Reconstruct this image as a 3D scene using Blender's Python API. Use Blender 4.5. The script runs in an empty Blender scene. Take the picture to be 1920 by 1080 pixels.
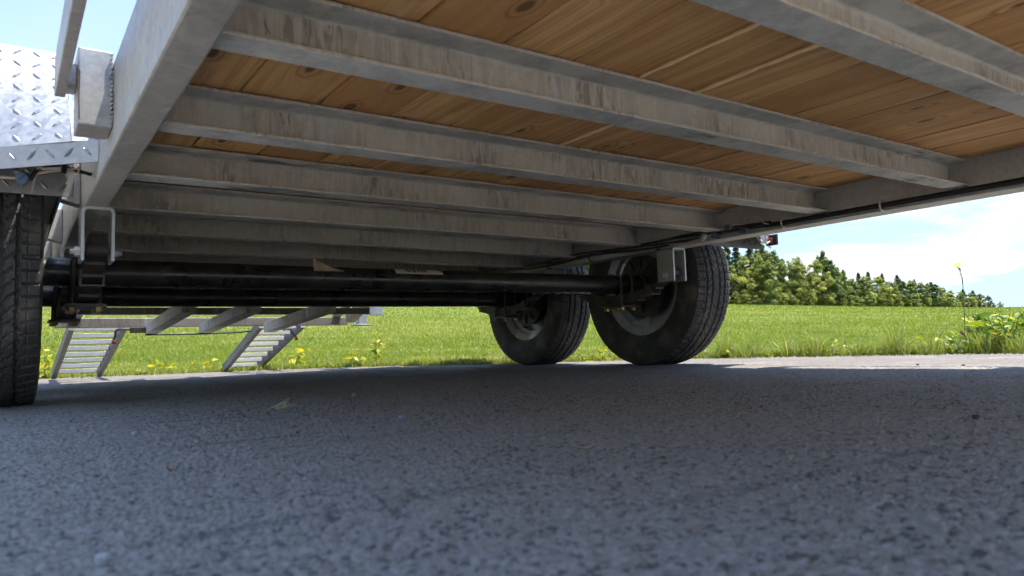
import bpy, math, random
import numpy as np
from mathutils import Vector, Matrix, Euler
R = math.radians
random.seed(7); rng = np.random.default_rng(11)
S = bpy.context.scene
C = S.collection

# ------------------------------------------------------------------ camera
YAW, PITCH, ROLL, CAMH = 0.6045, 0.0793, -0.0326, 0.1093
fw = Vector((math.sin(YAW)*math.cos(PITCH), math.cos(YAW)*math.cos(PITCH), math.sin(PITCH)))
r0 = Vector((math.cos(YAW), -math.sin(YAW), 0)); u0 = r0.cross(fw)
rt = r0*math.cos(ROLL) + u0*math.sin(ROLL); up = rt.cross(fw)
cam = bpy.data.cameras.new('camera'); camo = bpy.data.objects.new('camera', cam); C.objects.link(camo)
camo.matrix_world = Matrix(((rt.x, up.x, -fw.x, 0), (rt.y, up.y, -fw.y, 0), (rt.z, up.z, -fw.z, CAMH), (0, 0, 0, 1)))
cam.sensor_width = 36; cam.lens = 1377/1920*36; cam.clip_start = 0.02; cam.clip_end = 3000
cam.dof.use_dof = True; cam.dof.focus_distance = 3.2; cam.dof.aperture_fstop = 9.5
S.camera = camo

# ------------------------------------------------------------------ sky, sun, exposure
SUN = Vector((0.25, -0.15, 1.0)).normalized()
w = bpy.data.worlds.new('World'); S.world = w; w.use_nodes = True
nt = w.node_tree; N = nt.nodes; L = nt.links
bg = N['Background']; bg.inputs['Strength'].default_value = 0.125
sky = N.new('ShaderNodeTexSky'); sky.sky_type = 'NISHITA'; sky.sun_disc = False
sky.sun_elevation = math.asin(SUN.z); sky.sun_rotation = math.atan2(SUN.x, SUN.y)
sky.air_density = 0.7; sky.dust_density = 0.2; sky.ozone_density = 3.0; sky.altitude = 200
tc = N.new('ShaderNodeTexCoord'); sep = N.new('ShaderNodeSeparateXYZ'); L.new(tc.outputs['Generated'], sep.inputs[0])
def wmath(op, a, b=None, c=None, clamp=False):
    n = N.new('ShaderNodeMath'); n.operation = op; n.use_clamp = clamp
    for i, v in enumerate((a, b, c)):
        if v is None: continue
        if isinstance(v, (int, float)): n.inputs[i].default_value = v
        else: L.new(v, n.inputs[i])
    return n.outputs[0]
zz = wmath('ADD', wmath('MAXIMUM', sep.outputs[2], 0.0), 0.16)
cmb = N.new('ShaderNodeCombineXYZ'); L.new(wmath('DIVIDE', sep.outputs[0], zz), cmb.inputs[0]); L.new(wmath('DIVIDE', sep.outputs[1], zz), cmb.inputs[1])
cmb.inputs[2].default_value = 3.7
cn = N.new('ShaderNodeTexNoise'); cn.inputs['Scale'].default_value = 0.95; cn.inputs['Detail'].default_value = 9; cn.inputs['Roughness'].default_value = 0.56; cn.inputs['Distortion'].default_value = 0.35
L.new(cmb.outputs[0], cn.inputs['Vector'])
mr = N.new('ShaderNodeMapRange'); mr.interpolation_type = 'SMOOTHSTEP'
mr.inputs['From Min'].default_value = 0.47; mr.inputs['From Max'].default_value = 0.60; L.new(cn.outputs['Fac'], mr.inputs['Value'])
low = N.new('ShaderNodeMapRange'); low.interpolation_type = 'SMOOTHSTEP'
low.inputs['From Min'].default_value = 0.42; low.inputs['From Max'].default_value = 0.05; L.new(sep.outputs[2], low.inputs['Value'])
hz = N.new('ShaderNodeMapRange'); hz.interpolation_type = 'SMOOTHSTEP'; hz.inputs['From Min'].default_value = 0.70; hz.inputs['From Max'].default_value = 0.0; L.new(sep.outputs[2], hz.inputs['Value'])
hzf = wmath('ADD', wmath('MULTIPLY', hz.outputs[0], 0.62), 0.30)           # pale tone mixed into the sky, stronger low down, dimming the bright horizon
m0 = N.new('ShaderNodeMix'); m0.data_type = 'RGBA'; L.new(hzf, m0.inputs['Factor']); L.new(sky.outputs[0], m0.inputs[6]); m0.inputs[7].default_value = (1.02, 1.36, 1.80, 1)
fac = wmath('MULTIPLY', mr.outputs[0], wmath('ADD', wmath('MULTIPLY', low.outputs[0], 0.86), 0.06), clamp=True)
mx = N.new('ShaderNodeMix'); mx.data_type = 'RGBA'; L.new(fac, mx.inputs['Factor']); L.new(m0.outputs[2], mx.inputs[6]); mx.inputs[7].default_value = (2.05, 2.05, 2.08, 1)
L.new(mx.outputs[2], bg.inputs['Color'])
sl = bpy.data.lights.new('sun', 'SUN'); sl.energy = 2.5; sl.angle = R(0.53); sl.color = (1, 0.95, 0.87)
so = bpy.data.objects.new('sun', sl); C.objects.link(so); so.rotation_euler = (-SUN).to_track_quat('-Z', 'Y').to_euler(); so.location = (3, -8, 20)
S.view_settings.view_transform = 'Standard'; S.view_settings.look = 'None'; S.view_settings.exposure = 2.3; S.view_settings.gamma = 1
S.render.engine = 'CYCLES'
S.cycles.use_adaptive_sampling = True; S.cycles.adaptive_threshold = 0.03; S.cycles.adaptive_min_samples = 12; S.cycles.max_bounces = 6; S.cycles.diffuse_bounces = 4; S.cycles.glossy_bounces = 2; S.cycles.transmission_bounces = 3; S.cycles.caustics_reflective = False; S.cycles.caustics_refractive = False

# ------------------------------------------------------------------ materials
class NT:
    def __init__(s, name):
        s.m = bpy.data.materials.new(name); s.m.use_nodes = True; s.t = s.m.node_tree; s.n = s.t.nodes; s.b = s.n['Principled BSDF']
        s.co = s.n.new('ShaderNodeTexCoord').outputs['Object']
    def link(s, a, b): s.t.links.new(a, b)
    def mapv(s, scale, src=None):
        m = s.n.new('ShaderNodeMapping'); m.inputs['Scale'].default_value = scale; s.link(src or s.co, m.inputs['Vector']); return m.outputs[0]
    def noise(s, scale, detail=4, rough=.55, vec=None, dist=0):
        n = s.n.new('ShaderNodeTexNoise'); n.inputs['Scale'].default_value = scale; n.inputs['Detail'].default_value = detail
        n.inputs['Roughness'].default_value = rough; n.inputs['Distortion'].default_value = dist; s.link(vec or s.co, n.inputs['Vector']); return n.outputs['Fac']
    def vor(s, scale, vec=None, feat='F1', out='Distance', rnd=1):
        n = s.n.new('ShaderNodeTexVoronoi'); n.feature = feat; n.inputs['Scale'].default_value = scale; n.inputs['Randomness'].default_value = rnd; s.link(vec or s.co, n.inputs['Vector']); return n.outputs[out]
    def rng(s, v, a, b, c=0., d=1., smooth=True):
        n = s.n.new('ShaderNodeMapRange'); n.interpolation_type = 'SMOOTHSTEP' if smooth else 'LINEAR'
        for k, x in zip(('From Min', 'From Max', 'To Min', 'To Max'), (a, b, c, d)): n.inputs[k].default_value = x
        s.link(v, n.inputs['Value']); return n.outputs[0]
    def math(s, op, a, b=0., clamp=False):
        n = s.n.new('ShaderNodeMath'); n.operation = op; n.use_clamp = clamp
        for i, v in enumerate((a, b)):
            if isinstance(v, (int, float)): n.inputs[i].default_value = v
            else: s.link(v, n.inputs[i])
        return n.outputs[0]
    def mix(s, f, a, b, mode='MIX'):
        n = s.n.new('ShaderNodeMix'); n.data_type = 'RGBA'; n.blend_type = mode
        for i, v in ((0, f), (6, a), (7, b)):
            if isinstance(v, (int, float)): n.inputs[i].default_value = v
            elif isinstance(v, tuple): n.inputs[i].default_value = v if len(v) == 4 else v + (1,)
            else: s.link(v, n.inputs[i])
        return n.outputs[2]
    def bump(s, h, strength=.3, dist=.01):
        n = s.n.new('ShaderNodeBump'); n.inputs['Strength'].default_value = strength; n.inputs['Distance'].default_value = dist
        s.link(h, n.inputs['Height']); s.link(n.outputs[0], s.b.inputs['Normal'])
    def col(s, v):
        if isinstance(v, tuple): s.b.inputs['Base Color'].default_value = v + (1,)
        else: s.link(v, s.b.inputs['Base Color'])
    def set(s, **k):
        for a, v in k.items():
            i = s.b.inputs[a.replace('_', ' ')]
            if isinstance(v, (int, float)): i.default_value = v
            else: s.link(v, i)
    def rand(s): return s.n.new('ShaderNodeObjectInfo').outputs['Random']
    def attr(s, name, out='Fac'):
        n = s.n.new('ShaderNodeAttribute'); n.attribute_name = name; return n.outputs[out]
M = {}
def galv(name, base, dark, stain=None, stain_amt=0., metal=.55, rough=.5):
    a = NT(name)
    if stain:
        ov = a.n.new('ShaderNodeVectorMath'); ov.operation = 'ADD'; oc = a.n.new('ShaderNodeCombineXYZ'); a.link(a.math('MULTIPLY', a.rand(), 53.), oc.inputs[0]); a.link(a.co, ov.inputs[0]); a.link(oc.outputs[0], ov.inputs[1]); a.co = ov.outputs[0]
    big = a.rng(a.noise(3.0, 3), .3, .7); sp = a.vor(95, out='Color'); spr = a.n.new('ShaderNodeSeparateColor'); a.link(sp, spr.inputs[0])
    c = a.mix(big, base, dark)
    c = a.mix(a.math('MULTIPLY', spr.outputs[0], .22), c, tuple(min(1, x*1.5) for x in base))
    if stain:
        # grime washed down the upright faces (short along X, long along Z); the undersides of the flanges stay cleaner zinc
        st = a.noise(1.0, 5, .65, a.mapv((62, 62, 7.0)), .6); blot = a.noise(4.2, 2)
        k = a.math('MULTIPLY', a.rng(st, .38, .60), a.rng(blot, .32, .60))
        c = a.mix(a.math('MULTIPLY', k, stain_amt), c, stain)
        st2 = a.noise(1.0, 3, .6, a.mapv((60, 60, 12.0), None), 1.2); k2 = a.math('MULTIPLY', a.rng(st2, .53, .60), a.rng(blot, .50, .62))
        c = a.mix(a.math('MULTIPLY', k2, .7), c, (.22, .18, .145))
        st3 = a.noise(1.0, 2, .5, a.mapv((13, 13, 1.2))); c = a.mix(a.rng(st3, .62, .72, 0, .38), c, (.50, .54, .58))
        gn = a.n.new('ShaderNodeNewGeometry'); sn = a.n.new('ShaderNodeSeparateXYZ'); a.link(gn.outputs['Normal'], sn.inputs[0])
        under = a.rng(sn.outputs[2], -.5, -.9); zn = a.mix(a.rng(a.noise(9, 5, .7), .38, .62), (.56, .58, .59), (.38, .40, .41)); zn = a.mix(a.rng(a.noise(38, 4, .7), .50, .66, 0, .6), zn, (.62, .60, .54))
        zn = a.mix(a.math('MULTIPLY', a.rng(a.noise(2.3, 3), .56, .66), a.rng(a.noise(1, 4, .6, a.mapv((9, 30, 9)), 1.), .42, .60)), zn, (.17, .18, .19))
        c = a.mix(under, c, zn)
    if not stain: c = a.mix(a.rng(a.noise(5.5, 5, .65), .48, .72, 0, .5), c, tuple(x*.5 for x in (base[0], base[1]*.96, base[2]*.88)))
    a.col(c); a.set(Metallic=metal, Roughness=a.rng(spr.outputs[1], .0, 1., rough-.06, rough+.12))
    a.bump(a.math('ADD', a.noise(110, 2), a.math('MULTIPLY', big, 1.5)), .22, .0016)
    M[name] = a.m
galv('galvanised_rail', (.46, .458, .448), (.345, .34, .33), metal=.35)
galv('galvanised_weathered', (.545, .522, .475), (.46, .438, .395), (.305, .268, .225), .58, metal=.0, rough=.62)
galv('galvanised_dull', (.19, .193, .197), (.135, .135, .14), metal=.3)  # dull zinc; on the ramps its darkness stands in for shade
galv('galvanised_dark', (.27, .25, .22), (.20, .18, .155), (.14, .115, .09), .7, metal=.1)  # darker copy: shade on the rear beam, crossmembers and posts put into the colour
galv('galvanised_bright', (.48, .495, .51), (.40, .415, .43), metal=.5, rough=.42)
galv('aluminium_plate', (.37, .38, .395), (.31, .32, .335), metal=.65, rough=.42)
def wood():
    a = NT('deck_wood'); r = a.rand()
    off = a.n.new('ShaderNodeVectorMath'); off.operation = 'ADD'; cmb = a.n.new('ShaderNodeCombineXYZ'); a.link(a.math('MULTIPLY', r, 37.0), cmb.inputs[1]); a.link(a.math('MULTIPLY', r, 11.0), cmb.inputs[2])
    a.link(a.co, off.inputs[0]); a.link(cmb.outputs[0], off.inputs[1]); v = off.outputs[0]
    kv = a.n.new('ShaderNodeTexVoronoi'); kv.voronoi_dimensions = '2D'; kv.inputs['Scale'].default_value = 1; a.link(a.mapv((8.0, 3.6, 1.0), v), kv.inputs['Vector']); kc = a.n.new('ShaderNodeSeparateColor'); a.link(kv.outputs['Color'], kc.inputs[0])
    kn = a.math('ADD', kv.outputs['Distance'], a.math('MULTIPLY', a.math('GREATER_THAN', kc.outputs[0], .62), .5)); knot = a.rng(a.math('ADD', kn, a.math('MULTIPLY', kc.outputs[1], .045)), .108, .060)
    warp = a.n.new('ShaderNodeVectorMath'); warp.operation = 'ADD'; wc = a.n.new('ShaderNodeCombineXYZ'); a.link(a.rng(kn, .32, .0, 0, .055), wc.inputs[0]); a.link(v, warp.inputs[0]); a.link(wc.outputs[0], warp.inputs[1])
    g = a.noise(1, 5, .6, a.mapv((62, 1.7, 30), warp.outputs[0]), .6); g2 = a.noise(1, 3, .6, a.mapv((220, 5, 60), v))
    blot = a.noise(1, 4, .6, a.mapv((7, 2.2, 2), v))
    c = a.mix(r, (.84, .535, .25), (.56, .31, .125))
    c = a.mix(a.rng(g, .36, .62, 0, .75), c, (.50, .26, .095))
    c = a.mix(a.rng(g2, .5, .75, 0, .3), c, (.46, .28, .14))
    c = a.mix(a.rng(blot, .52, .75, 0, .55), c, (.34, .175, .072))
    c = a.mix(a.rng(a.noise(1, 3, .6, a.mapv((9, 3, 2), v)), .60, .74, 0, .4), c, (.74, .54, .31))
    c = a.mix(a.math('MULTIPLY', knot, .85), c, (.13, .058, .026))
    c = a.mix(a.rng(a.math('ABSOLUTE', a.math('SUBTRACT', kn, .14)), .03, .0, 0, .4), c, (.15, .07, .03))
    a.col(c); a.set(Roughness=.75); a.bump(a.math('ADD', g, g2), .35, .0015); M['wood'] = a.m
wood()
def simple(name, col, rough=.5, metal=0., nz=0.25, scale=40, dark=None):
    a = NT(name); d = dark or tuple(x*.55 for x in col)
    a.col(a.mix(a.rng(a.noise(scale, 5), .35, .7, 0, nz*2), col, d)); a.set(Roughness=a.rng(a.noise(scale*.7, 3), .3, .7, max(rough-.1, .05), rough+.1), Metallic=metal); a.bump(a.noise(scale*4, 3), .15, .001); M[name] = a.m
def rubber():
    a = NT('tyre_rubber'); dust = a.rng(a.noise(9, 6, .65), .46, .72)
    c = a.mix(dust, (.036, .035, .034), (.120, .106, .09)); c = a.mix(a.rng(a.noise(160, 2), .62, .7, 0, .5), c, (.20, .18, .155))
    a.col(c); a.set(Roughness=.68); a.bump(a.noise(220, 3), .25, .0008); M['rubber'] = a.m
rubber()
simple('axle_black', (.014, .0142, .0155), .32, 0, .4, 14, (.05, .046, .042))
simple('black_steel', (.030, .028, .027), .5, .1, .4, 30, (.080, .066, .054))
simple('black_plastic', (.016, .016, .018), .45, 0, .2)
simple('rim_silver', (.84, .85, .87), .20, .55, .03, 8)
simple('clip_steel', (.10, .092, .082), .55, .3, .4, 30)
simple('brass_nut', (.36, .27, .11), .4, .8, .2)
simple('blue_connector', (.03, .085, .19), .45, 0, .2)
simple('white_wire', (.55, .50, .42), .5, 0, .25)
simple('red_plastic', (.17, .010, .010), .5, 0, .2)
simple('amber_lens', (.30, .035, .008), .3, 0, .1)
simple('grey_connector', (.075, .095, .125), .45, 0, .2)
simple('tan_tape', (.42, .31, .20), .6, 0, .3)
simple('rust_steel', (.14, .075, .045), .7, .2, .5, 25)
simple('stem_green', (.07, .13, .03), .6, 0, .3)
simple('stem_dry', (.23, .17, .08), .7, 0, .3)
simple('straw', (.40, .345, .21), .7, 0, .3)
simple('raw_wood_seam_light', (.88, .66, .40), .7, 0, .12)  # splinter wood; also brightened so the seam strips read as light lines
simple('bark', (.11, .085, .065), .85, 0, .5, 6)
simple('flower_yellow', (.80, .52, .02), .6, 0, .15)
simple('thistle_brown', (.20, .11, .085), .8, 0, .5, 90)
simple('thistle_pink', (.30, .215, .20), .8, 0, .4, 90)
simple('clover_white', (.70, .66, .58), .7, 0, .3)
simple('pebble_pale', (.42, .42, .42), .7, 0, .3, 60)
simple('gravel_tan', (.24, .205, .17), .85, 0, .5, 90)
simple('pebble_blue', (.24, .30, .36), .6, 0, .3, 60)
simple('pebble_dark', (.035, .034, .034), .8, 0, .3, 60)
simple('dry_leaf', (.28, .15, .085), .75, 0, .4, 60)
def sticker():
    a = NT('barcode_sticker'); s = a.n.new('ShaderNodeSeparateXYZ'); a.link(a.co, s.inputs[0])
    wn = a.n.new('ShaderNodeTexWhiteNoise'); wn.noise_dimensions = '1D'; a.link(a.math('FLOOR', a.math('MULTIPLY', s.outputs[0], 420.)), wn.inputs['W'])
    inx = a.math('MULTIPLY', a.math('GREATER_THAN', s.outputs[0], 1.122), a.math('LESS_THAN', s.outputs[0], 1.205)); inz = a.math('GREATER_THAN', s.outputs[2], .3735)
    k = a.math('MULTIPLY', a.math('GREATER_THAN', wn.outputs[0], .5), a.math('MULTIPLY', inx, inz))
    a.col(a.mix(k, a.mix(a.rng(a.noise(30, 4), .4, .7, 0, .3), (.66, .60, .50), (.40, .34, .27)), (.03, .03, .03))); a.set(Roughness=.5); M['sticker'] = a.m
sticker()
def leafmat(name, c1, c2, c3=None, trans=.35):
    a = NT(name); v = a.attr('tint'); c = a.mix(v, c1, c2)
    if 'tree' in name or name == 'needle': c = a.mix(a.math('MULTIPLY', a.rand(), .45), c, a.mix(v, tuple(x*y for x, y in zip(c1, (.62, .85, .8))), tuple(x*y for x, y in zip(c2, (.62, .85, .8)))))
    if c3: c = a.mix(a.rng(v, .82, .97), c, c3)
    a.col(c); a.set(Roughness=.5); a.b.inputs['Specular IOR Level'].default_value = .35
    tr = a.n.new('ShaderNodeBsdfTranslucent'); a.link(a.mix(1., c, (1.25, 1.2, .55), 'MULTIPLY'), tr.inputs['Color'])
    ms = a.n.new('ShaderNodeMixShader'); ms.inputs[0].default_value = trans; a.link(a.b.outputs[0], ms.inputs[1]); a.link(tr.outputs[0], ms.inputs[2])
    a.link(ms.outputs[0], a.n['Material Output'].inputs['Surface']); M[name] = a.m
leafmat('grass_blade', (.125, .180, .020), (.270, .305, .048), (.46, .42, .20), .42)
leafmat('verge_blade', (.14, .22, .03), (.33, .37, .11), (.55, .50, .30), .4)
leafmat('tree_leaf_light', (.14, .18, .042), (.45, .45, .135), None, .36)
leafmat('tree_leaf_mid', (.11, .155, .038), (.35, .375, .11), None, .36)
leafmat('tree_leaf_dark', (.065, .105, .030), (.205, .250, .075), None, .3)
leafmat('needle', (.034, .068, .036), (.095, .145, .068), None, .2)
def leafobj(name, c1, c2):
    a = NT(name); c = a.mix(a.rand(), c1, c2); c = a.mix(a.rng(a.noise(40, 4), .4, .7, 0, .4), c, tuple(x*.6 for x in c1)); a.col(c); a.set(Roughness=.45)
    tr = a.n.new('ShaderNodeBsdfTranslucent'); a.link(c, tr.inputs['Color']); ms = a.n.new('ShaderNodeMixShader'); ms.inputs[0].default_value = .4
    a.link(a.b.outputs[0], ms.inputs[1]); a.link(tr.outputs[0], ms.inputs[2]); a.link(ms.outputs[0], a.n['Material Output'].inputs['Surface']); M[name] = a.m
leafobj('leaf_yellowgreen', (.50, .48, .03), (.30, .38, .03))
leafobj('leaf_yellow', (.72, .54, .03), (.62, .55, .04))
leafobj('leaf_green', (.105, .20, .025), (.19, .30, .04))
def asphalt():
    a = NT('asphalt'); st = a.attr('stone'); 
    c = a.mix(a.rng(st, .0, 1., smooth=False), (.178, .165, .146), (.335, .311, .277))
    c = a.mix(a.rng(st, .965, .985), c, (.50, .49, .47)); c = a.mix(a.rng(st, .25, .14), c, (.068, .066, .062)); c = a.mix(a.rng(st, .80, .88), c, (.33, .315, .295)); c = a.mix(a.rng(a.attr('tone'), .86, .93, 0, .7), c, (.25, .19, .145))
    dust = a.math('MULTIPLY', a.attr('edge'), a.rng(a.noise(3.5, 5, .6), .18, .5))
    patch = a.rng(a.noise(1.3, 5, .6), .36, .68)
    c = a.mix(a.math('MULTIPLY', patch, .35), c, (.315, .293, .262))
    c = a.mix(a.math('MULTIPLY', dust, .95), c, (.128, .110, .094))  # tan edge dust, its colour darkened to tone down the sunlit strip
    sk = a.noise(1, 4, .6, a.mapv((1.6, 16, 1))); c = a.mix(a.math('MULTIPLY', a.rng(sk, .58, .70), .6), c, (.085, .083, .08))
    a.col(c); a.set(Roughness=.78); a.bump(a.math('ADD', a.noise(520, 3, .7), a.vor(260)), .7, .0022); M['asphalt'] = a.m
asphalt()
def soil():
    a = NT('field_ground'); big = a.noise(.06, 4); mid = a.noise(.9, 6, .65); fine = a.noise(9, 6, .75)
    c = a.mix(a.rng(mid, .35, .65), (.095, .135, .020), (.160, .190, .034)); c = a.mix(a.rng(big, .4, .65, 0, .5), c, (.16, .175, .038))
    c = a.mix(a.rng(fine, .5, .8, 0, .5), c, (.085, .115, .022)); c = a.mix(a.rng(a.noise(2.7, 5, .7), .60, .74, 0, .5), c, (.245, .235, .070))
    a.col(c); a.set(Roughness=.9); a.b.inputs['Specular IOR Level'].default_value = .1; a.bump(a.math('ADD', fine, mid), .8, .12); M['soil'] = a.m
soil()

# ------------------------------------------------------------------ mesh helpers
class MB:
    def __init__(s): s.v = []; s.f = []
    def add(s, vs, fs):
        o = len(s.v); s.v += [tuple(v) for v in vs]; s.f += [tuple(i+o for i in f) for f in fs]; return s
    def box(s, x0, x1, y0, y1, z0, z1):
        return s.add([(x, y, z) for x in (x0, x1) for y in (y0, y1) for z in (z0, z1)], [(0, 1, 3, 2), (4, 6, 7, 5), (0, 4, 5, 1), (2, 3, 7, 6), (0, 2, 6, 4), (1, 5, 7, 3)])
    def prism(s, poly, axis, a, b):
        # poly: 2-D outline in the other two axes (in order), extruded along axis from a to b
        n = len(poly)
        def P(p, t): 
            q = list(p); q.insert(axis, t); return q
        s.add([P(p, a) for p in poly] + [P(p, b) for p in poly], [tuple(range(n-1, -1, -1)), tuple(range(n, 2*n))] + [(i, (i+1) % n, n+(i+1) % n, n+i) for i in range(n)]); return s
    def hexa(s, q0, q1):
        # q0, q1: two quads of 4 points each
        return s.add(list(q0)+list(q1), [(3, 2, 1, 0), (4, 5, 6, 7)] + [(i, (i+1) % 4, 4+(i+1) % 4, 4+i) for i in range(4)])
    def tube(s, pts, rad, n=8, cap=True, rot=0.):
        pts = [Vector(p) for p in pts]; k = len(pts); rads = rad if isinstance(rad, (list, tuple)) else [rad]*k
        t0 = (pts[1]-pts[0]).normalized(); nrm = t0.orthogonal().normalized(); base = len(s.v)
        for i, p in enumerate(pts):
            t = (pts[min(i+1, k-1)]-pts[max(i-1, 0)]).normalized(); nrm = (nrm-t*nrm.dot(t)).normalized(); b = t.cross(nrm)
            for j in range(n):
                a = 2*math.pi*j/n+rot; s.v.append(tuple(p+(nrm*math.cos(a)+b*math.sin(a))*rads[i]))
        for i in range(k-1):
            for j in range(n): s.f.append((base+i*n+j, base+i*n+(j+1) % n, base+(i+1)*n+(j+1) % n, base+(i+1)*n+j))
        if cap: s.f.append(tuple(base+j for j in range(n-1, -1, -1))); s.f.append(tuple(base+(k-1)*n+j for j in range(n)))
        return s
    def lathe(s, prof, n=48, closed=True, c=(0, 0, 0)):
        # prof: (x, r) pairs turned about the X axis
        base = len(s.v); k = len(prof)
        for j in range(n):
            a = 2*math.pi*j/n
            for x, r in prof: s.v.append((c[0]+x, c[1]+r*math.cos(a), c[2]+r*math.sin(a)))
        for j in range(n):
            for i in range(k if closed else k-1):
                i2 = (i+1) % k; s.f.append((base+j*k+i, base+j*k+i2, base+((j+1) % n)*k+i2, base+((j+1) % n)*k+i))
        return s
    def mesh(s, name, smooth=False):
        m = bpy.data.meshes.new(name); m.from_pydata(s.v, [], s.f); m.update()
        if smooth: shade(m)
        return m
def shade(m, ang=35):
    m.polygons.foreach_set('use_smooth', [True]*len(m.polygons))
    try: m.set_sharp_from_angle(angle=R(ang))
    except Exception: pass
def npmesh(name, V, F, attrs=None, smooth=False):
    m = bpy.data.meshes.new(name); V = np.asarray(V, np.float32); F = np.asarray(F, np.int32); k = F.shape[1]
    m.vertices.add(len(V)); m.vertices.foreach_set('co', V.ravel()); m.loops.add(F.size); m.loops.foreach_set('vertex_index', F.ravel())
    m.polygons.add(len(F)); m.polygons.foreach_set('loop_start', np.arange(0, F.size, k, dtype=np.int32)); m.polygons.foreach_set('loop_total', np.full(len(F), k, np.int32))
    if smooth: m.polygons.foreach_set('use_smooth', np.ones(len(F), bool))
    m.update(calc_edges=True)
    for a, x in (attrs or {}).items():
        at = m.attributes.new(a, 'FLOAT', 'POINT'); at.data.foreach_set('value', np.asarray(x, np.float32))
    return m
ORG = {}   # world translation of every object made here (none of the parents is rotated unless noted)
def obj(name, mesh, mat, parent=None, bevel=0., world=(0, 0, 0), label=None):
    if isinstance(mesh, MB): mesh = mesh.mesh(name)
    o = bpy.data.objects.new(name, mesh); C.objects.link(o)
    if mat and not mesh.materials: mesh.materials.append(M[mat] if isinstance(mat, str) else mat)
    wv = Vector(world); ORG[o.name] = wv
    if parent: o.parent = parent; o.location = wv-ORG[parent.name]
    else: o.location = wv
    if bevel:
        b = o.modifiers.new('bevel', 'BEVEL'); b.width = bevel; b.segments = 2; b.limit_method = 'ANGLE'; b.angle_limit = R(40)
    if label: o['label'] = label
    return o
def empty(name, loc, label, cat, group=None):
    o = bpy.data.objects.new(name, None); C.objects.link(o); o.location = loc; o.empty_display_size = .1; ORG[o.name] = Vector(loc); tag(o, label, cat, group); return o
def tag(o, label, cat, group=None):
    o['label'] = label; o['category'] = cat
    if group: o['group'] = group
    return o
def arc(c, r, a0, a1, n, plane='xz'):
    return [(c[0]+r*math.cos(R(a0+(a1-a0)*i/n)), c[1]+r*math.sin(R(a0+(a1-a0)*i/n))) for i in range(n+1)]

# ------------------------------------------------------------------ ground
AZ = [-180, -140, -110, -90, -60, -30, -10, 2, 9, 20, 32, 38, 49, 59, 69, 80, 90, 110, 140, 180]
DE = [30, 26, 25, 24, 14, 8, 6.2, 5.5, 5.3, 4.86, 4.27, 4.16, 4.05, 3.86, 3.72, 3.85, 4.3, 6, 14, 30]
def edge_d(az): return np.interp(az, AZ, DE)
EAZ = [-180, -60, -20, 0, 28.8, 40, 51.6, 60, 67.8, 90, 120, 180]
EEL = [.0, .04, .09, .095, .080, .062, .0445, .0345, .0256, .015, .0, .0]
def side_rise(X): t = np.clip((X-.6)/1.5, 0, 1); return .010*t*t*(3-2*t)
def field_z(az, D):
    g = np.interp(az, EAZ, EEL); d = np.maximum(D-edge_d(az), 0); X = D*np.sin(np.radians(az))
    Y = D*np.cos(np.radians(az))
    und = .05*np.sin(X*.35+1.3)*np.sin(Y*.27)*np.clip(d/8, 0, 1)
    return np.where(d > 0, g*1.0*D*(1-np.exp(-d/26)) + CAMH*np.clip(d/60, 0, 1) + und, 0) + side_rise(X)*np.clip(1-d/3, 0, 1) - .012*np.clip(d*4, 0, 1)
def hash2(ix, iy, k):
    h = np.sin(ix*127.1+iy*311.7+k*74.7)*43758.5453; return h-np.floor(h)
def stones(x, y, size, k):
    gx, gy = np.floor(x/size), np.floor(y/size); best = np.full(x.shape, 9.); idv = np.zeros(x.shape)
    for dx in (-1, 0, 1):
        for dy in (-1, 0, 1):
            ix, iy = gx+dx, gy+dy; px = (ix+.5+.8*(hash2(ix, iy, k)-.5))*size; py = (iy+.5+.8*(hash2(ix, iy, k+1)-.5))*size
            d = np.hypot(x-px, y-py)/size; b = d < best; best = np.where(b, d, best); idv = np.where(b, hash2(ix, iy, k+2), idv)
    return best, idv
def polar(azs, ds_fun, nd):
    A = np.repeat(azs[:, None], nd, 1); D = ds_fun(azs); return A, D, D*np.sin(np.radians(A)), D*np.cos(np.radians(A))
def gridfaces(na, nd):
    i = np.arange(na*nd).reshape(na, nd); return np.stack([i[:-1, :-1], i[:-1, 1:], i[1:, 1:], i[1:, :-1]], -1).reshape(-1, 4)
# the broad yard
azs = np.linspace(-180, 180, 361)
t = np.array([.0005, .1, .2, .35, .5, .65, .8, .92, 1.0])
A, D, X, Y = polar(azs, lambda a: edge_d(a)[:, None]*t[None, :], len(t))
V = np.stack([X, Y, side_rise(X)-.0085], -1).reshape(-1, 3)
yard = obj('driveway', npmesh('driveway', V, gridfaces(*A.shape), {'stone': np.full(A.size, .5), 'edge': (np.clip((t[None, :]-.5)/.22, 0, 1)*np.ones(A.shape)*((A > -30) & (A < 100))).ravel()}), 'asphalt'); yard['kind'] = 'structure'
# the stretch in view, with its stones as relief
azs = np.linspace(-7, 80, 900); nd = 540; tt = np.linspace(0, 1, nd)
wig = lambda a: edge_d(a) + .035*np.sin(np.radians(a)*61) + .03*np.sin(np.radians(a)*143+1) + .018*np.sin(np.radians(a)*377+2)
A, D, X, Y = polar(azs, lambda a: .17*(wig(a)[:, None]/.17)**tt[None, :], nd)
b1, id1 = stones(X, Y, .0054, 1.); b2, id2 = stones(X+3.1, Y+1.7, .0029, 5.)
dome = lambda b: np.sqrt(np.clip(1-(b/.62)**2, 0, 1))
hgt = np.maximum(.0026*dome(b1)*(.25+.75*id1), .0016*dome(b2)*(.3+.7*id2)) + .0012*np.sin(X*9+Y*5)*np.sin(Y*11-X*3)
pit, _ = stones(X+.7, Y+.4, .019, 9.); hgt -= np.where(hash2(np.floor((X+.7)/.03), np.floor(Y/.03), 3.) > .72, .0035*np.clip(1-pit/.4, 0, 1), 0)
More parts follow.
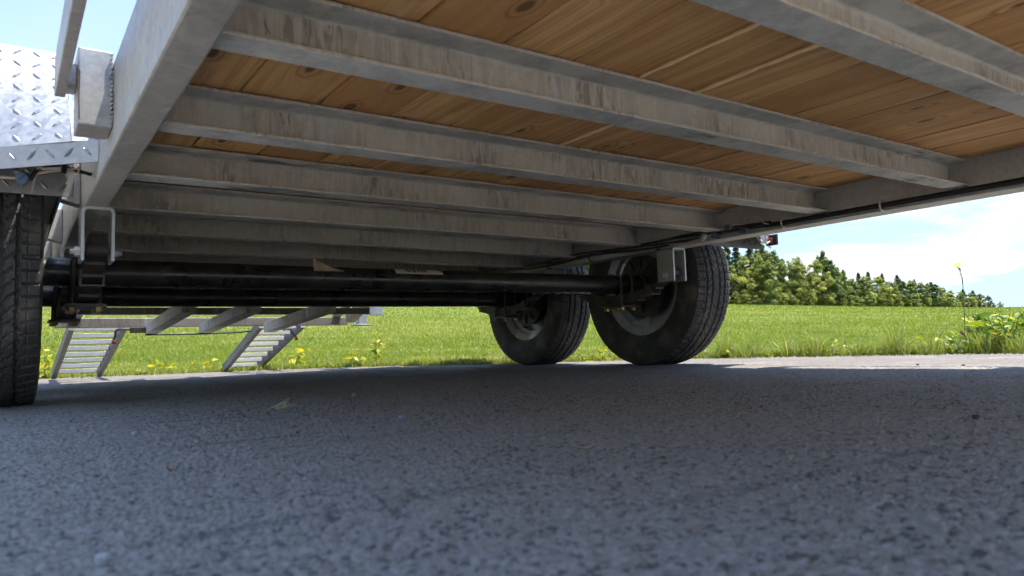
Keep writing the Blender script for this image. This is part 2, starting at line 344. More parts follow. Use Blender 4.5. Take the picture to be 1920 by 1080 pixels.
top1 = .0026*dome(b1)*(.25+.75*id1) > .0016*dome(b2)*(.3+.7*id2); stn = np.where(top1, np.mod(id1*7.31, 1), np.mod(id2*5.77, 1)); ton = np.where(top1, np.mod(id1*13.7, 1), np.mod(id2*11.3, 1))
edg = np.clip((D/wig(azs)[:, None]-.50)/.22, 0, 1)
fall = np.clip((wig(azs)[:, None]-D)/.06, 0, 1)
Z = side_rise(X)+hgt*fall-.02*(1-fall)
V = np.stack([X, Y, Z], -1).reshape(-1, 3)
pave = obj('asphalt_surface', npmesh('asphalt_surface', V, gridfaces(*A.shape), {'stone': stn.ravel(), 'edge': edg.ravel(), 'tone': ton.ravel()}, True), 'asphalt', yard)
# the field, rising to the wood
azs = np.linspace(-180, 180, 541); k = np.linspace(0, 1, 110)
A, D, X, Y = polar(azs, lambda a: edge_d(a)[:, None]*.985*(900/edge_d(a)[:, None])**k[None, :], len(k))
Zf = field_z(A, D); Zf[:, 0] -= .03
obj('field', npmesh('field', np.stack([X, Y, Zf], -1).reshape(-1, 3), gridfaces(*A.shape), None, True), 'soil')['kind'] = 'structure'

# ------------------------------------------------------------------ the trailer
XL, XR = .194, 2.107; MID = (XL+XR)/2
T = empty('flatbed_trailer', (MID, 2.7, 0), 'galvanised tandem-axle flatbed trailer with wooden deck seen from underneath', 'trailer')
ZR0, ZR1, ZB0, ZB1 = .468, .622, .495, .569
END = 3.70; FRONT = -.03
for s, x0, x1 in ((0, .145, XL), (1, XR, 2.184)):
    rail = obj('frame_rail', MB().box(x0, x1, FRONT, END, ZR0, ZR1), 'galvanised_rail', T, .004)
    xo = (.060, .076) if s == 0 else (2.345, 2.363)
    obj('rub_rail', MB().box(xo[0], xo[1], FRONT, 1.43, .556, .622), 'galvanised_rail', T, .002)
    for yy in (.0, .70, 1.40):
        if s == 0 and yy < 1: continue
        p = MB(); a, b = (.092, .1445) if s == 0 else (2.1845, 2.325)
        p.add([(a, yy, .505), (b, yy, .505), (b, yy, .640), (a, yy, .640), (a, yy+.085, .505), (b, yy+.085, .505), (b, yy+.085, .640), (a, yy+.085, .640)], [(0, 1, 2, 3), (5, 4, 7, 6), (4, 0, 3, 7), (1, 5, 6, 2), (0, 4, 5, 1), (3, 2, 6, 7)])
        pk = obj('stake_pocket', p, 'galvanised_rail', T, .003)
        obj('mounting_tab', MB().box(*((.077, .0915) if s == 0 else (2.3255, 2.3445)), yy+.01, yy+.07, .575, .612), 'galvanised_rail', pk, .002)
        if s == 0:
            obj('rust_run', MB().add([(.0925, 1.3988, .602), (.0958, 1.3988, .596), (.0946, 1.3988, .55), (.0960, 1.3988, .512), (.0935, 1.3988, .513)], [(0, 4, 3, 2, 1)]), 'rust_steel', pk)
            wd = MB(); 
            for i in range(16): 
                z = .512+i*.0078; wd.add([(.1445+random.uniform(-.004, 0), 1.399, z), (.1392, 1.396+random.uniform(-.001, .001), z+.004), (.1445, 1.392, z+.005), (.1445, 1.399, z+.0085)], [(0, 1, 3), (1, 2, 3), (0, 2, 1)])
            obj('weld_bead', wd, 'galvanised_bright', pk)
FL = .054
cmesh = MB(); th = .006
cmesh.prism([(0, ZB0), (FL, ZB0), (FL, ZB1), (0, ZB1), (0, ZB1-th), (FL-th-.004, ZB1-th-.001), (FL-th, ZB1-th-.005), (FL-th, ZB0+th+.005), (FL-th-.004, ZB0+th+.001), (0, ZB0+th)], 0, XL+.0005, XR-.0005)
cmesh = cmesh.mesh('crossmember')
for i in range(0, 10):
    y = .0869+.4033*i if i < 1 else .4903+.4028*(i-1)
    if y > END-.1: continue
    c = obj('crossmember', cmesh, 'galvanised_weathered', T); c.location = Vector((0, y, 0))-ORG[T.name]
    b = c.modifiers.new('bevel', 'BEVEL'); b.width = .0015; b.segments = 2; b.limit_method = 'ANGLE'; b.angle_limit = R(40)
    if 0 <= y < 2.2:
        wd = MB()
        for kz in range(9): 
            z = ZB0+.008+kz*.0072; q = random.uniform(.5, 1); wd.add([(XR-.0005, FL-th-.001, z), (XR-.009*q, FL-th-.0015, z+.003), (XR-.0008, FL-th-.009*q, z+.0035), (XR-.0005, FL-th-.001, z+.008)], [(0, 1, 3), (1, 2, 3), (0, 2, 1)])
        o = bpy.data.objects.new('weld_bead', wd.mesh('weld_bead')); C.objects.link(o); o.data.materials.append(M['galvanised_bright']); o.parent = c
obj('front_beam', MB().box(.1450, 2.1840, FRONT-.062, FRONT-.001, ZR0, ZR1), 'galvanised_rail', T, .004)
# deck boards
seams = [.196, .331, .474, .619, .757, .899, 1.045, 1.190, 1.342, 1.483, 1.629, 1.772, 1.917, 2.060, 2.105]
for i in range(len(seams)-1):
    g0, g1 = random.uniform(.0008, .0022), random.uniform(.0008, .0022)
    dz = random.uniform(0, .0022)
    obj('deck_board', MB().prism([(seams[i]+g0+.0012, ZB1+.0012+dz), (seams[i+1]-g1-.0012, ZB1+.0012+dz), (seams[i+1]-g1-.0008, ZB1+.022), (seams[i+1]-.0002, ZB1+.0225), (seams[i+1]-.0002, ZB1+.0395), (seams[i]+.0002, ZB1+.0395), (seams[i]+.0002, ZB1+.0225), (seams[i]+g0+.0008, ZB1+.022)], 1, FRONT, END), 'wood', T)   # shiplapped: open below, closed above
for x, y0, y1, r_ in ((1.0455, .52, .98, .0050), (.8985, .62, .90, .0034), (1.0455, 1.10, 1.32, .0042), (1.191, 1.36, 1.60, .0022)):   # pale strips added in the seams to show bright light lines
    n_ = 14; obj('seam_light_strip', MB().tube([(x+random.uniform(-.001, .001), y0+(y1-y0)*i/n_, ZB1-.0012+random.uniform(-.0012, .0004)) for i in range(n_+1)], [.0004]+[r_*random.uniform(.5, 1.1) for _ in range(n_-1)]+[.0004], 5), 'raw_wood_seam_light', T)
obj('splinter', MB().tube([(.615, .66, ZB1-.001), (.600, .60, ZB1-.006), (.590, .53, ZB1-.003)], [.001, .003, .0006], 5), 'raw_wood_seam_light', T)

# wheels ------------------------------------------------------------
WR, WH = .347, .10
def tyre_mesh():
    nth = 520; tread = np.linspace(-.086, .086, 58); side = [( .0935, -.010), (.0985, -.024), (.1015, -.045), (.1005, -.046), (.1020, -.066), (.1000, -.085), (.0955, -.103), (.0935, -.104), (.0895, -.120), (.0835, -.132), (.078, -.139), (.070, -.150)]
    th = np.linspace(0, 2*np.pi, nth, endpoint=False); cols = []; rad = []
    for x, d in reversed(side): cols.append(-x); rad.append(WR+d)
    tr = WR-.006*(tread/.086)**4-.0015*(tread/.086)**2
    for x, r in zip(tread, tr): cols.append(x); rad.append(r)
    for x, d in side: cols.append(x); rad.append(WR+d)
    cols = np.array(cols); rad = np.array(rad); TH, XX = np.meshgrid(th, cols, indexing='ij'); RR = np.repeat(rad[None, :], nth, 0).copy()
    ist = np.zeros(len(cols), bool); ist[12:12+58] = True
    ph = TH*72/(2*np.pi); tri = np.abs(ph-np.floor(ph)-.5)*4-1
    dep = np.zeros(RR.shape)
    for c, zg, wd in ((-.021, .0022, .0040), (.021, .0022, .0040), (-.052, .0018, .0036), (.052, .0018, .0036)):
        dep = np.maximum(dep, np.where(np.abs(XX-c-zg*tri) < wd, .0075, 0))
    f1 = ph-np.floor(ph)
    dep = np.maximum(dep, np.where((np.abs(XX) > .060) & (f1 < .16), .0055, 0))
    dep = np.maximum(dep, np.where((np.abs(np.abs(XX)-.072) < .0016), .002, 0))
    f2 = ph+XX*28; f2 = f2-np.floor(f2); dep = np.maximum(dep, np.where((np.abs(XX) > .026) & (np.abs(XX) < .047) & (f2 < .13), .0045, 0))
    f3 = ph-XX*30+.4; f3 = f3-np.floor(f3); dep = np.maximum(dep, np.where((np.abs(XX) < .016) & (f3 < .13), .004, 0))
    RR -= dep*ist[None, :]
    sh = np.zeros(len(cols), bool); sh[8:12] = True; sh[70:74] = True   # shoulder lugs
    RR -= np.where(f1 < .16, .003, 0)*sh[None, :]
    V = np.stack([XX, RR*np.cos(TH), RR*np.sin(TH)], -1); n = len(cols)
    V[:, :, 2] = np.where(V[:, :, 2] < -WR+.006, -WR+.006+(V[:, :, 2]+WR-.006)*.15, V[:, :, 2])   # the tyre sits flat on the ground
    i = np.arange(nth*n).reshape(nth, n); j = np.roll(i, -1, 0)
    F = np.stack([i[:, :-1], j[:, :-1], j[:, 1:], i[:, 1:]], -1).reshape(-1, 4)
    m = npmesh('tyre', V.reshape(-1, 3), F); shade(m, 30); return m
tym = tyre_mesh(); tym.materials.append(M['rubber'])
rimm = MB().lathe([(-.083, .212), (-.079, .214), (-.073, .206), (-.068, .190), (-.045, .187), (-.038, .170), (.020, .168), (.032, .186), (.066, .190), (.072, .206), (.079, .214), (.083, .212), (.078, .200), (.070, .183), (.038, .178), (.030, .150), (.034, .11), (.050, .085), (.046, .045), (.040, .045), (.043, .085), (.026, .11), (.018, .155), (.016, .162), (-.036, .163), (-.042, .180), (-.066, .183), (-.076, .199)], 72).mesh('rim', True); rimm.materials.append(M['rim_silver'])
drm = MB().lathe([(-.018, .0), (-.018, .128), (-.062, .131), (-.066, .138), (-.072, .138), (-.074, .05), (-.074, 0)], 56, False)
for a in range(0, 360, 30):   # cooling ribs and slots on the backing plate
    ca, sa = math.cos(R(a)), math.sin(R(a)); drm.tube([(-.0755, .078*ca, .078*sa), (-.079, .10*ca, .10*sa), (-.0755, .122*ca, .122*sa)], .0055, 6)
drm.tube([(-.074, 0, 0), (-.098, 0, 0)], .052, 20)
drm = drm.mesh('brake_drum', True); drm.materials.append(M['black_steel'])
hubm = MB().lathe([(.018, 0), (.020, .042), (.085, .036), (.098, .030), (.102, 0)], 32, False)
for a in range(0, 360, 72): hubm.tube([(.045, .068*math.cos(R(a)), .068*math.sin(R(a))), (.066, .068*math.cos(R(a)), .068*math.sin(R(a)))], .0105, 6)
hubm = hubm.mesh('wheel', True); hubm.materials.append(M['rim_silver'])
Y1, Y2 = 2.29, 3.153
for side in (0, 1):
    for yy in (Y1, Y2):
        cx = -.033 if side == 0 else 2.337; cz = WR-.0055+(.010 if side else -.0005)
        wh = obj('wheel', hubm, None, T, world=(cx, yy, cz))
        wh.rotation_euler = (0, 0, math.pi if side == 0 else 0)
        for nm, mm in (('tyre', tym), ('rim', rimm), ('brake_drum', drm)):
            o = bpy.data.objects.new(nm, mm); C.objects.link(o); o.parent = wh
            if nm == 'tyre': o.rotation_euler = (0, 0, 0)
# axles ---------------------------------------------------------------
AXZ = .349
for yy in (Y1, Y2):
    ax = obj('axle', MB().tube([(.06, yy, AXZ-.003), (.075, yy, AXZ-.003), (1.15, yy, AXZ), (2.225, yy, AXZ+.006), (2.245, yy, AXZ+.006)], .0382, 40, True).mesh('axle', True), 'axle_black', T)
    if yy == Y1:
        def patch(x0, x1, a0, a1, rr, nx=14, na=6, curl=None):
            p = MB(); 
            for i in range(nx+1):
                for j in range(na+1):
                    a = R(a0+(a1-a0)*j/na); x = x0+(x1-x0)*i/nx; r_ = rr
                    if curl: x, a, r_ = curl(i/nx, j/na, x, a, r_)
                    p.v.append((x, yy-r_*math.cos(a), AXZ+r_*math.sin(a)))
            n = na+1; p.f += [(i*n+j, (i+1)*n+j, (i+1)*n+j+1, i*n+j+1) for i in range(nx) for j in range(na)]; return p
        obj('barcode_sticker', patch(1.085, 1.268, 30, 95, .0388), 'sticker', ax)
        obj('peeling_tape', patch(.800, .900, 30, 75, .0388, 14, 6, lambda u, v, x, a, r_: (x, a*(1-.55*u*v) , r_+.030*(v*(1-u))**2)), 'tan_tape', ax)
# springs -------------------------------------------------------------
def spring_parts():
    P = []
    def leafcurve(L_, z0, camber, n=14): return [(-L_+2*L_*i/n, z0+camber*((-1+2*i/n)*L_/.31)**2) for i in range(n+1)]
    for k, Lk in enumerate((.310, .285, .235, .185, .130)):
        z0 = -.047-.0082*k; pts = leafcurve(Lk, z0, .062); th_ = .0072; m = MB(); n = len(pts)
        vs = []
        for y, z in pts:
            for x in (-.0222, .0222):
                vs += [(x, y, z), (x, y, z-th_)]
        fs = []
        for i in range(n-1):
            a = i*4; b = a+4; fs += [(a, a+2, b+2, b), (a+1, b+1, b+3, a+3), (a, b, b+1, a+1), (a+2, a+3, b+3, b+2)]
        fs += [(0, 1, 3, 2), ((n-1)*4, (n-1)*4+2, (n-1)*4+3, (n-1)*4+1)]; m.add(vs, fs)
        if k == 0:
            for sg in (-1, 1): m.tube([(-.0222, sg*.312, .022), (.0222, sg*.312, .022)], .0165, 18)
        P.append(('leaf', m.mesh('leaf'), 'black_steel'))
    for sy in (-.047, .047):
        u = MB(); pts = [(-.031, sy, -.105), (-.031, sy, .018)]+[(-.031*math.cos(R(a)), sy, .018+.026*math.sin(R(a))) for a in range(20, 180, 20)]+[(.031, sy, .018), (.031, sy, -.105)]
        u.tube(pts, .0065, 10); P.append(('u_bolt', u.mesh('u_bolt', True), 'black_steel'))
    P.append(('clamp_plate', MB().box(-.048, .048, -.068, .068, -.097, -.0885).mesh('clamp_plate'), 'black_steel'))
    for sx in (-.031, .031):
        for sy in (-.047, .047): P.append(('nut', MB().tube([(sx, sy, -.0972), (sx, sy, -.109)], .0115, 6).mesh('nut'), 'brass_nut'))
    for sy in (-.20, .20):
        zc = -.047+.062*(sy/.31)**2
        c = MB().box(-.0275, -.0225, sy-.012, sy+.012, zc-.030, zc+.006).box(.0225, .0275, sy-.012, sy+.012, zc-.030, zc+.006).box(-.0275, .0275, sy-.012, sy+.012, zc-.034, zc-.0302)
        P.append(('rebound_clip', c.mesh('rebound_clip'), 'clip_steel'))
    return P
SP = spring_parts()
for n_, m_, mt in SP: m_.materials.append(M[mt])
def hanger(x, y0, y1, zb, nm='spring_hanger'):
    hw = .0345; th_ = .0065; r_ = .012; z1 = ZR0-.0006
    outer = [(x-hw, zb)]+[(x-hw+r_-r_*math.cos(R(a)), z1-r_+r_*math.sin(R(a))) for a in range(0, 91, 18)]+[(x+hw-r_+r_*math.sin(R(a)), z1-r_+r_*math.cos(R(a))) for a in range(0, 91, 18)]+[(x+hw, zb)]
    inner = [(x+hw-th_, zb), (x+hw-th_, z1-r_), (x+hw-r_, z1-th_), (x-hw+r_, z1-th_), (x-hw+th_, z1-r_), (x-hw+th_, zb)]
    m = MB(); n = len(outer); o_ = [(p[0], y, p[1]) for y in (y0, y1) for p in outer]; i_ = [(p[0], y, p[1]) for y in (y0, y1) for p in inner[::-1]]
    k = len(inner); m.add(o_, [(i, i+1, n+i+1, n+i) for i in range(n-1)]); m.add(i_, [(i, k+i, k+i+1, i+1) for i in range(k-1)])
    vo = [Vector(p) for p in o_[:n]]; vi = [Vector(p) for p in i_[:k]]
    for y in (y0, y1):
        vs = [(p[0], y, p[1]) for p in outer]+[(p[0], y, p[1]) for p in inner]; f = tuple(range(len(vs))); m.add(vs, [f if y == y1 else f[::-1]])
    for p in ((x-hw, x-hw+th_), (x+hw-th_, x+hw)): m.add([(p[0], y0, zb), (p[1], y0, zb), (p[1], y1, zb), (p[0], y1, zb)], [(0, 3, 2, 1)])
    h = obj(nm, m, 'galvanised_bright', T)
    yb = (y0+y1)/2; zbolt = zb+.024
    for sg in (-1, 1): obj('bolt', MB().tube([(x+sg*hw, yb, zbolt), (x+sg*(hw+.011), yb, zbolt)], .0125, 6).tube([(x+sg*(hw+.011), yb, zbolt), (x+sg*(hw+.020), yb, zbolt)], .0065, 10), 'galvanised_bright', h)
    return h
for side, sx in ((0, .1735), (1, 2.131)):
    for yy in (Y1, Y2):
        o = obj('leaf_spring', SP[0][1], None, T, world=(sx, yy, AXZ+(.004 if side else -.002)))
        for n_, m_, mt in SP[1:]:
            c = bpy.data.objects.new(n_, m_); C.objects.link(c); c.parent = o
    hanger(sx, 1.945, 2.030, .340)
    hanger(sx, 2.68, 2.765, .352); hanger(sx, Y2+.27, Y2+.355, .340)
    for dx in (-.030, .024):   # equaliser link plates between the two springs
        obj('equaliser_plate', MB().prism([(Y1+.285, .352), (2.70, .402), (2.745, .402), (Y2-.285, .352), (Y2-.285, .388), (2.745, .438), (2.70, .438), (Y1+.285, .388)], 0, sx+dx-.006*(dx < 0)*0, sx+dx+.006), 'galvanised_weathered', T, .002)

# fenders -------------------------------------------------------------
def bars(P0, U, Vv, Nn, nu, nv, su, sv, keep=lambda p: True, flip=0):
    m = MB()
    for i in range(nu):
        for j in range(nv):
            c = P0+U*(su*(i+.5))+Vv*(sv*(j+.5))
            if not keep(c): continue
            a = R(48) if (i+j+flip) % 2 else R(-48); d = U*math.cos(a)+Vv*math.sin(a); e = Nn.cross(d); l, wd, h = .0135, .0036, .0032
            vs = [c-d*l, c-d*l*.4+e*wd, c+d*l*.4+e*wd, c+d*l, c+d*l*.4-e*wd, c-d*l*.4-e*wd, c-d*l*.45+Nn*h, c+d*l*.45+Nn*h]
            m.add(vs, [(0, 6, 1), (1, 6, 7, 2), (2, 7, 3), (3, 7, 4), (4, 7, 6, 5), (5, 6, 0)])
    return m
for side in (0, 1):
    fx = (lambda x: x) if side == 0 else (lambda x: 2.301-x); sg = 1 if side == 0 else -1
    V3 = lambda x, y, z: Vector((fx(x), y, z))
    xi, xo = .098, -.215
    top_i, top_o = V3(xi, 1.85, .785), V3(xo, 1.85, .785)
    # front panel: its top edge runs straight across, its bottom edge sweeps back and down towards the outside
    bi, bo = V3(xi, 1.640, .5365), V3(xo, 1.812, .507)
    def FPt(u, v): return bi.lerp(bo, u).lerp(top_i.lerp(top_o, u), v)
    def FNr(u, v):
        n1 = (FPt(u+.01, v)-FPt(u-.01, v)).cross(FPt(u, v+.01)-FPt(u, v-.01)).normalized(); return n1 if n1.y < 0 else -n1
    pm = MB(); K = 8
    for off in (0., -.004):
        for i in range(K+1):
            for j in range(K+1): pm.v.append(tuple(FPt(i/K, j/K)+FNr(i/K, j/K)*off))
    q = (K+1)**2
    for i in range(K):
        for j in range(K):
            a_ = i*(K+1)+j; fc = (a_, a_+1, a_+K+2, a_+K+1); fc = fc if side else fc[::-1]; pm.f += [fc, tuple(x+q for x in fc[::-1])]
    rim_ = [i*(K+1) for i in range(K+1)]+[K*(K+1)+j for j in range(1, K+1)]+[i*(K+1)+K for i in range(K-1, -1, -1)]+[j for j in range(K-1, 0, -1)]
    for i in range(len(rim_)): a_, b_ = rim_[i], rim_[(i+1) % len(rim_)]; pm.f.append((a_, b_, b_+q, a_+q))
    f = obj('fender', pm, 'aluminium_plate', T)
    bm_ = MB()
    for i in range(9):
        for j in range(8):
            u, v = (i+.6)/9.2, (j+.55)/8; c_ = FPt(u, v); n_ = FNr(u, v); e1_ = (FPt(u+.02, v)-FPt(u-.02, v)).normalized(); e2_ = n_.cross(e1_)
            bm_s = bars(c_-e1_*.0175-e2_*.0175, e1_, e2_, n_, 1, 1, .035, .035, flip=(i+j) % 2); bm_.add(bm_s.v, bm_s.f)
    obj('raised_bars', bm_, 'aluminium_plate', f)['kind'] = 'stuff'
    # lip folded down along the bottom edge, reaching to the rail
    li = V3(.1435, 1.620, .540); lo = bo+Vector((0, -.006, .001))
    dn = Vector((0, .004, -.042)); lip = MB().hexa([li, lo, lo+dn, li+dn], [p+Vector((0, .005, .0)) for p in (li, lo, lo+dn, li+dn)])
    lp = obj('fender_lip', lip, 'aluminium_plate', f)
    lu = (lo-li).normalized(); lv = dn.normalized(); ln = lu.cross(lv); ln = ln if ln.y < 0 else -ln
    obj('raised_bars', bars(li+lu*.004, lu, lv, ln, 10, 1, .034, .041), 'aluminium_plate', f)['kind'] = 'stuff'
    # corner piece between panel and rail
    obj('filler_strip', MB().hexa([V3(xi+.001, 1.640, .5372), V3(.1425, 1.630, .5412), V3(.1425, 1.74, .640), V3(xi+.001, 1.74, .65)], [V3(xi+.001, 1.646, .5372), V3(.1425, 1.636, .5412), V3(.1425, 1.746, .640), V3(xi+.001, 1.746, .65)]), 'aluminium_plate', f)
    # wall plate behind the lip
    obj('splash_plate', MB().box(*sorted((fx(.116), fx(-.18))), 1.830, 1.834, .4625, .60), 'galvanised_dull', f, .001)
    obj('raised_bars', bars(V3(.112, 1.8295, .466), Vector((-sg, 0, 0)), Vector((0, 0, 1)), Vector((0, -1, 0)), 9, 2, .034, .034), 'galvanised_dull', f)['kind'] = 'stuff'
    # top and back panels and the inner wall
    obj('top_panel', MB().box(*sorted((fx(xi), fx(xo))), 1.852, 3.60, .781, .785), 'aluminium_plate', f)
    obj('back_panel', MB().hexa([V3(xi, 3.602, .785), V3(xo, 3.602, .785), V3(xo, 3.84, .5), V3(xi, 3.84, .5)], [V3(xi, 3.607, .785), V3(xo, 3.607, .785), V3(xo, 3.845, .5), V3(xi, 3.845, .5)]), 'aluminium_plate', f)
    obj('inner_wall', MB().prism([(1.86, .779), (3.59, .779), (3.80, .52), (3.80, .50), (2.2, .50), (1.838, .50), (1.66, .552), (1.846, .772)], 0, *sorted((fx(.100), fx(.104)))), 'galvanised_rail', f)
    for yy in (2.06, 2.75, 3.45): obj('bracket', MB().hexa([V3(.1042, yy, .50), V3(.1446, yy, .49), V3(.1446, yy, .60), V3(.1042, yy, .60)], [V3(.1042, yy+.05, .50), V3(.1446, yy+.05, .49), V3(.1446, yy+.05, .60), V3(.1042, yy+.05, .60)]), 'galvanised_rail', f, .002)
    obj('brace', MB().hexa([V3(.062, 2.05, .515), V3(.099, 2.05, .515), V3(.099, 3.5, .515), V3(.062, 3.5, .515)], [V3(.062, 2.05, .555), V3(.099, 2.05, .555), V3(.099, 3.5, .555), V3(.062, 3.5, .555)]), 'galvanised_rail', f, .002)
    if side == 1:
        lt = obj('side_marker_light', MB().box(2.450, 2.460, 1.758, 1.776, .476, .500), 'amber_lens', f, .005)
        obj('gasket', MB().box(2.4605, 2.470, 1.742, 1.794, .470, .512), 'black_plastic', lt, .002)
        obj('light_wire', MB().tube([(2.450, 1.767, .485), (2.42, 1.76, .474), (2.38, 1.755, .478), (2.345, 1.75, .498), (2.31, 1.752, .515), (2.27, 1.76, .53)], .0032, 6), 'white_wire', f)
    else:
        # clips and light wires tucked behind the fender lip
        wr = obj('light_wire', MB().tube([(-.20, 1.775, .487), (-.1, 1.775, .484), (-.015, 1.775, .482), (.02, 1.772, .482), (.040, 1.765, .492), (.07, 1.76, .500), (.095, 1.758, .506), (.112, 1.758, .511), (.121, 1.758, .508), (.118, 1.758, .500), (.104, 1.758, .502), (.09, 1.756, .507)], .0030, 7).mesh('light_wire', True), 'white_wire', f)
        obj('light_wire', MB().tube([(.04, 1.762, .535), (.044, 1.76, .515), (.055, 1.757, .503), (.085, 1.754, .507), (.10, 1.754, .517), (.114, 1.754, .522), (.119, 1.754, .515), (.108, 1.755, .507), (.095, 1.756, .506)], .0030, 7).mesh('light_wire', True), 'white_wire', f)
        obj('light_wire', MB().tube([(.03, 1.77, .52), (.06, 1.764, .513), (.09, 1.76, .512), (.115, 1.762, .507), (.144, 1.77, .503)], .0040, 7).mesh('light_wire', True), 'black_plastic', f)
        obj('cable_tie', MB().tube([(.092, 1.750, .496), (.094, 1.750, .518)], .0052, 6), 'black_plastic', f); obj('cable_tie', MB().tube([(.034, 1.757, .478), (.046, 1.757, .500)], .0048, 6), 'black_plastic', f)
        for p, q in (((.005, 1.752, .505), (.017, 1.775, .500)), ((.020, 1.747, .478), (.032, 1.770, .484))):
            p, q = Vector(p), Vector(q); d = (q-p).normalized()
            cn_ = obj('wire_connector', MB().tube([p, p+d*.007], .0125, 14), 'blue_connector', f, .001)
            obj('connector_body', MB().tube([p+d*.0072, q], .0105, 12), 'straw', cn_)
            sl_ = d.orthogonal().normalized(); obj('slot', MB().tube([p-d*.0006-sl_*.009, p-d*.0006+sl_*.009], .0013, 4), 'black_plastic', cn_)

# wiring along the right rail -----------------------------------------------
def wire(pts, r_, mt, n=8, nm='wire'): return obj(nm, MB().tube(pts, r_, n).mesh(nm, True), mt, T)
wire([(2.0955, FRONT+.01, .482), (2.0955, .4, .481), (2.0955, .76, .482), (2.0955, 1.1, .482), (2.0955, 1.45, .483), (2.094, 1.52, .485)], .0092, 'black_plastic', 12, 'wiring_conduit')
for k in range(4):
    pts = []; 
    for i in range(30):
        y = 1.50+i*.062; pts.append((2.092-.006*((k*7+i*3) % 3)/2-.004*math.sin(i*.9+k*2), y, .482+.006*k+.005*math.sin(i*.55+k*1.7)+(.004 if y > 2.2 else 0)))
    wire(pts, (.0048, .004, .0045, .0035)[k], 'black_plastic', 6)
wire([(2.09, 1.50, .485), (2.080, 1.52, .494), (2.072, 1.53, .512), (2.073, 1.56, .522), (2.078, 1.60, .517), (2.083, 1.66, .499), (2.085, 1.72, .49)], .0026, 'white_wire', 6)
wire([(2.083, 1.70, .492), (2.079, 1.78, .478), (2.076, 1.86, .470), (2.080, 1.95, .478)], .0026, 'white_wire', 6)
wire([(2.088, 1.60, .502), (2.080, 1.66, .508), (2.076, 1.72, .492), (2.084, 1.78, .478)], .0026, 'white_wire', 6)
for c, d, mt in (((2.079, 1.60, .479), (0, 1, .1), 'grey_connector'), ((2.075, 1.665, .500), (.2, 1, .2), 'grey_connector'), ((2.076, 1.715, .478), (-.4, .8, .3), 'grey_connector'), ((2.078, 1.775, .484), (0, .7, -.6), 'pebble_pale')):
    c = Vector(c); d = Vector(d).normalized(); obj('wire_connector', MB().tube([c-d*.016, c-d*.006, c+d*.006, c+d*.016], [.0085, .0108, .0108, .0075], 12), mt, T)
for y in (1.125, 1.455, 2.02, 2.42, 2.72):
    pts = [(2.1068, y, .500)]+[(2.0955-.0125*math.cos(R(a))*1., y, .4835+.0155*math.sin(R(a))) for a in range(80, -81, -20)]+[(2.1068, y, .470)]
    obj('cable_clip', MB().tube(pts, .0030, 6), 'galvanised_bright' if y < 2 else 'black_plastic', T)

# the low rear end: ramp guides, rear beam, latch rods, stabiliser leg --------
def channel(name, x0, x1, a, b, h, mt='galvanised_weathered'):
    # member falling from a=(y,z) to b=(y,z); z is the underside
    return obj(name, MB().hexa([(x0, a[0], a[1]), (x1, a[0], a[1]), (x1, b[0], b[1]), (x0, b[0], b[1])], [(x0, a[0], a[1]+h), (x1, a[0], a[1]+h), (x1, b[0], b[1]+h), (x0, b[0], b[1]+h)]), mt, T, .002)
for x0, x1 in ((.592, .650), (.852, .915), (1.195, 1.255)): channel('ramp_guide', x0, x1, (3.25, .293), (4.20, .233), .050)
channel('ramp_guide', 1.70, 1.765, (3.80, .45), (4.25, .288), .050)
channel('ramp_guide', .215, .26, (3.30, .335), (4.25, .300), .045)
obj('rear_beam', MB().box(.20, 1.735, 4.300, 4.36, .274, .322), 'galvanised_dark', T, .003)
obj('lower_crossmember', MB().box(.262, 1.698, 3.88, 3.93, .318, .352), 'galvanised_dark', T, .003)
obj('lower_crossmember', MB().box(.262, 1.698, 3.50, 3.55, .345, .378), 'galvanised_dark', T, .003)
for x0, x1 in ((.145, .194), (2.107, 2.184)):
    obj('dovetail_rail', MB().hexa([(x0, END+.002, .468), (x1, END+.002, .468), (x1, 4.00, .430), (x0, 4.00, .430)], [(x0, END+.002, .62), (x1, END+.002, .62), (x1, 4.00, .58), (x0, 4.00, .58)]), 'galvanised_rail', T, .003)
for i in range(13):
    a, b = seams[i]+.002, seams[i+1]-.002
    obj('dovetail_board', MB().hexa([(a, END+.002, ZB1+.003), (b, END+.002, ZB1+.003), (b, 3.955, .532), (a, 3.955, .532)], [(a, END+.002, ZB1+.041), (b, END+.002, ZB1+.041), (b, 3.955, .570), (a, 3.955, .570)]), 'wood', T)
obj('tail_beam', MB().box(.1945, 2.1065, 3.958, 4.00, .435, .572), 'galvanised_rail', T, .003)
for xa in (.265, 1.64): obj('drop_post', MB().hexa([(xa, 4.302, .3225), (xa+.05, 4.302, .3225), (xa+.05, 4.345, .3225), (xa, 4.345, .3225)], [(xa, 3.96, .4345), (xa+.05, 3.96, .4345), (xa+.05, 3.998, .4345), (xa, 3.998, .4345)]), 'galvanised_dark', T, .002)
lr = obj('latch_rod', MB().tube([(.592, 4.19, .2305), (.75, 4.19, .229), (.9, 4.19, .2305), (1.06, 4.19, .236), (1.13, 4.19, .243)], .0042, 8), 'black_plastic', T)
for x, zt in ((.592, .243), (1.195, .262)):
    if x < 1: obj('latch_housing', MB().box(.520, .5915, 4.175, 4.20, .240, .268), 'black_steel', T, .002)
    hx = (.52, .455, .450) if x < 1 else (1.30, 1.345, 1.375)
    hd = obj('latch_handle', MB().tube([(hx[0], 4.187, .258 if x < 1 else .245), (hx[1]+.006, 4.187, .259 if x < 1 else .247), (hx[1], 4.187, .250 if x < 1 else .240), (hx[2], 4.187, .205)], .0048, 8), 'black_plastic', T)
    obj('grip', MB().tube([(hx[2], 4.187, .206), (hx[2]+.001, 4.187, .198), (hx[2]+.002, 4.187, .186)], [.006, .009, .009], 10), 'red_plastic', hd)
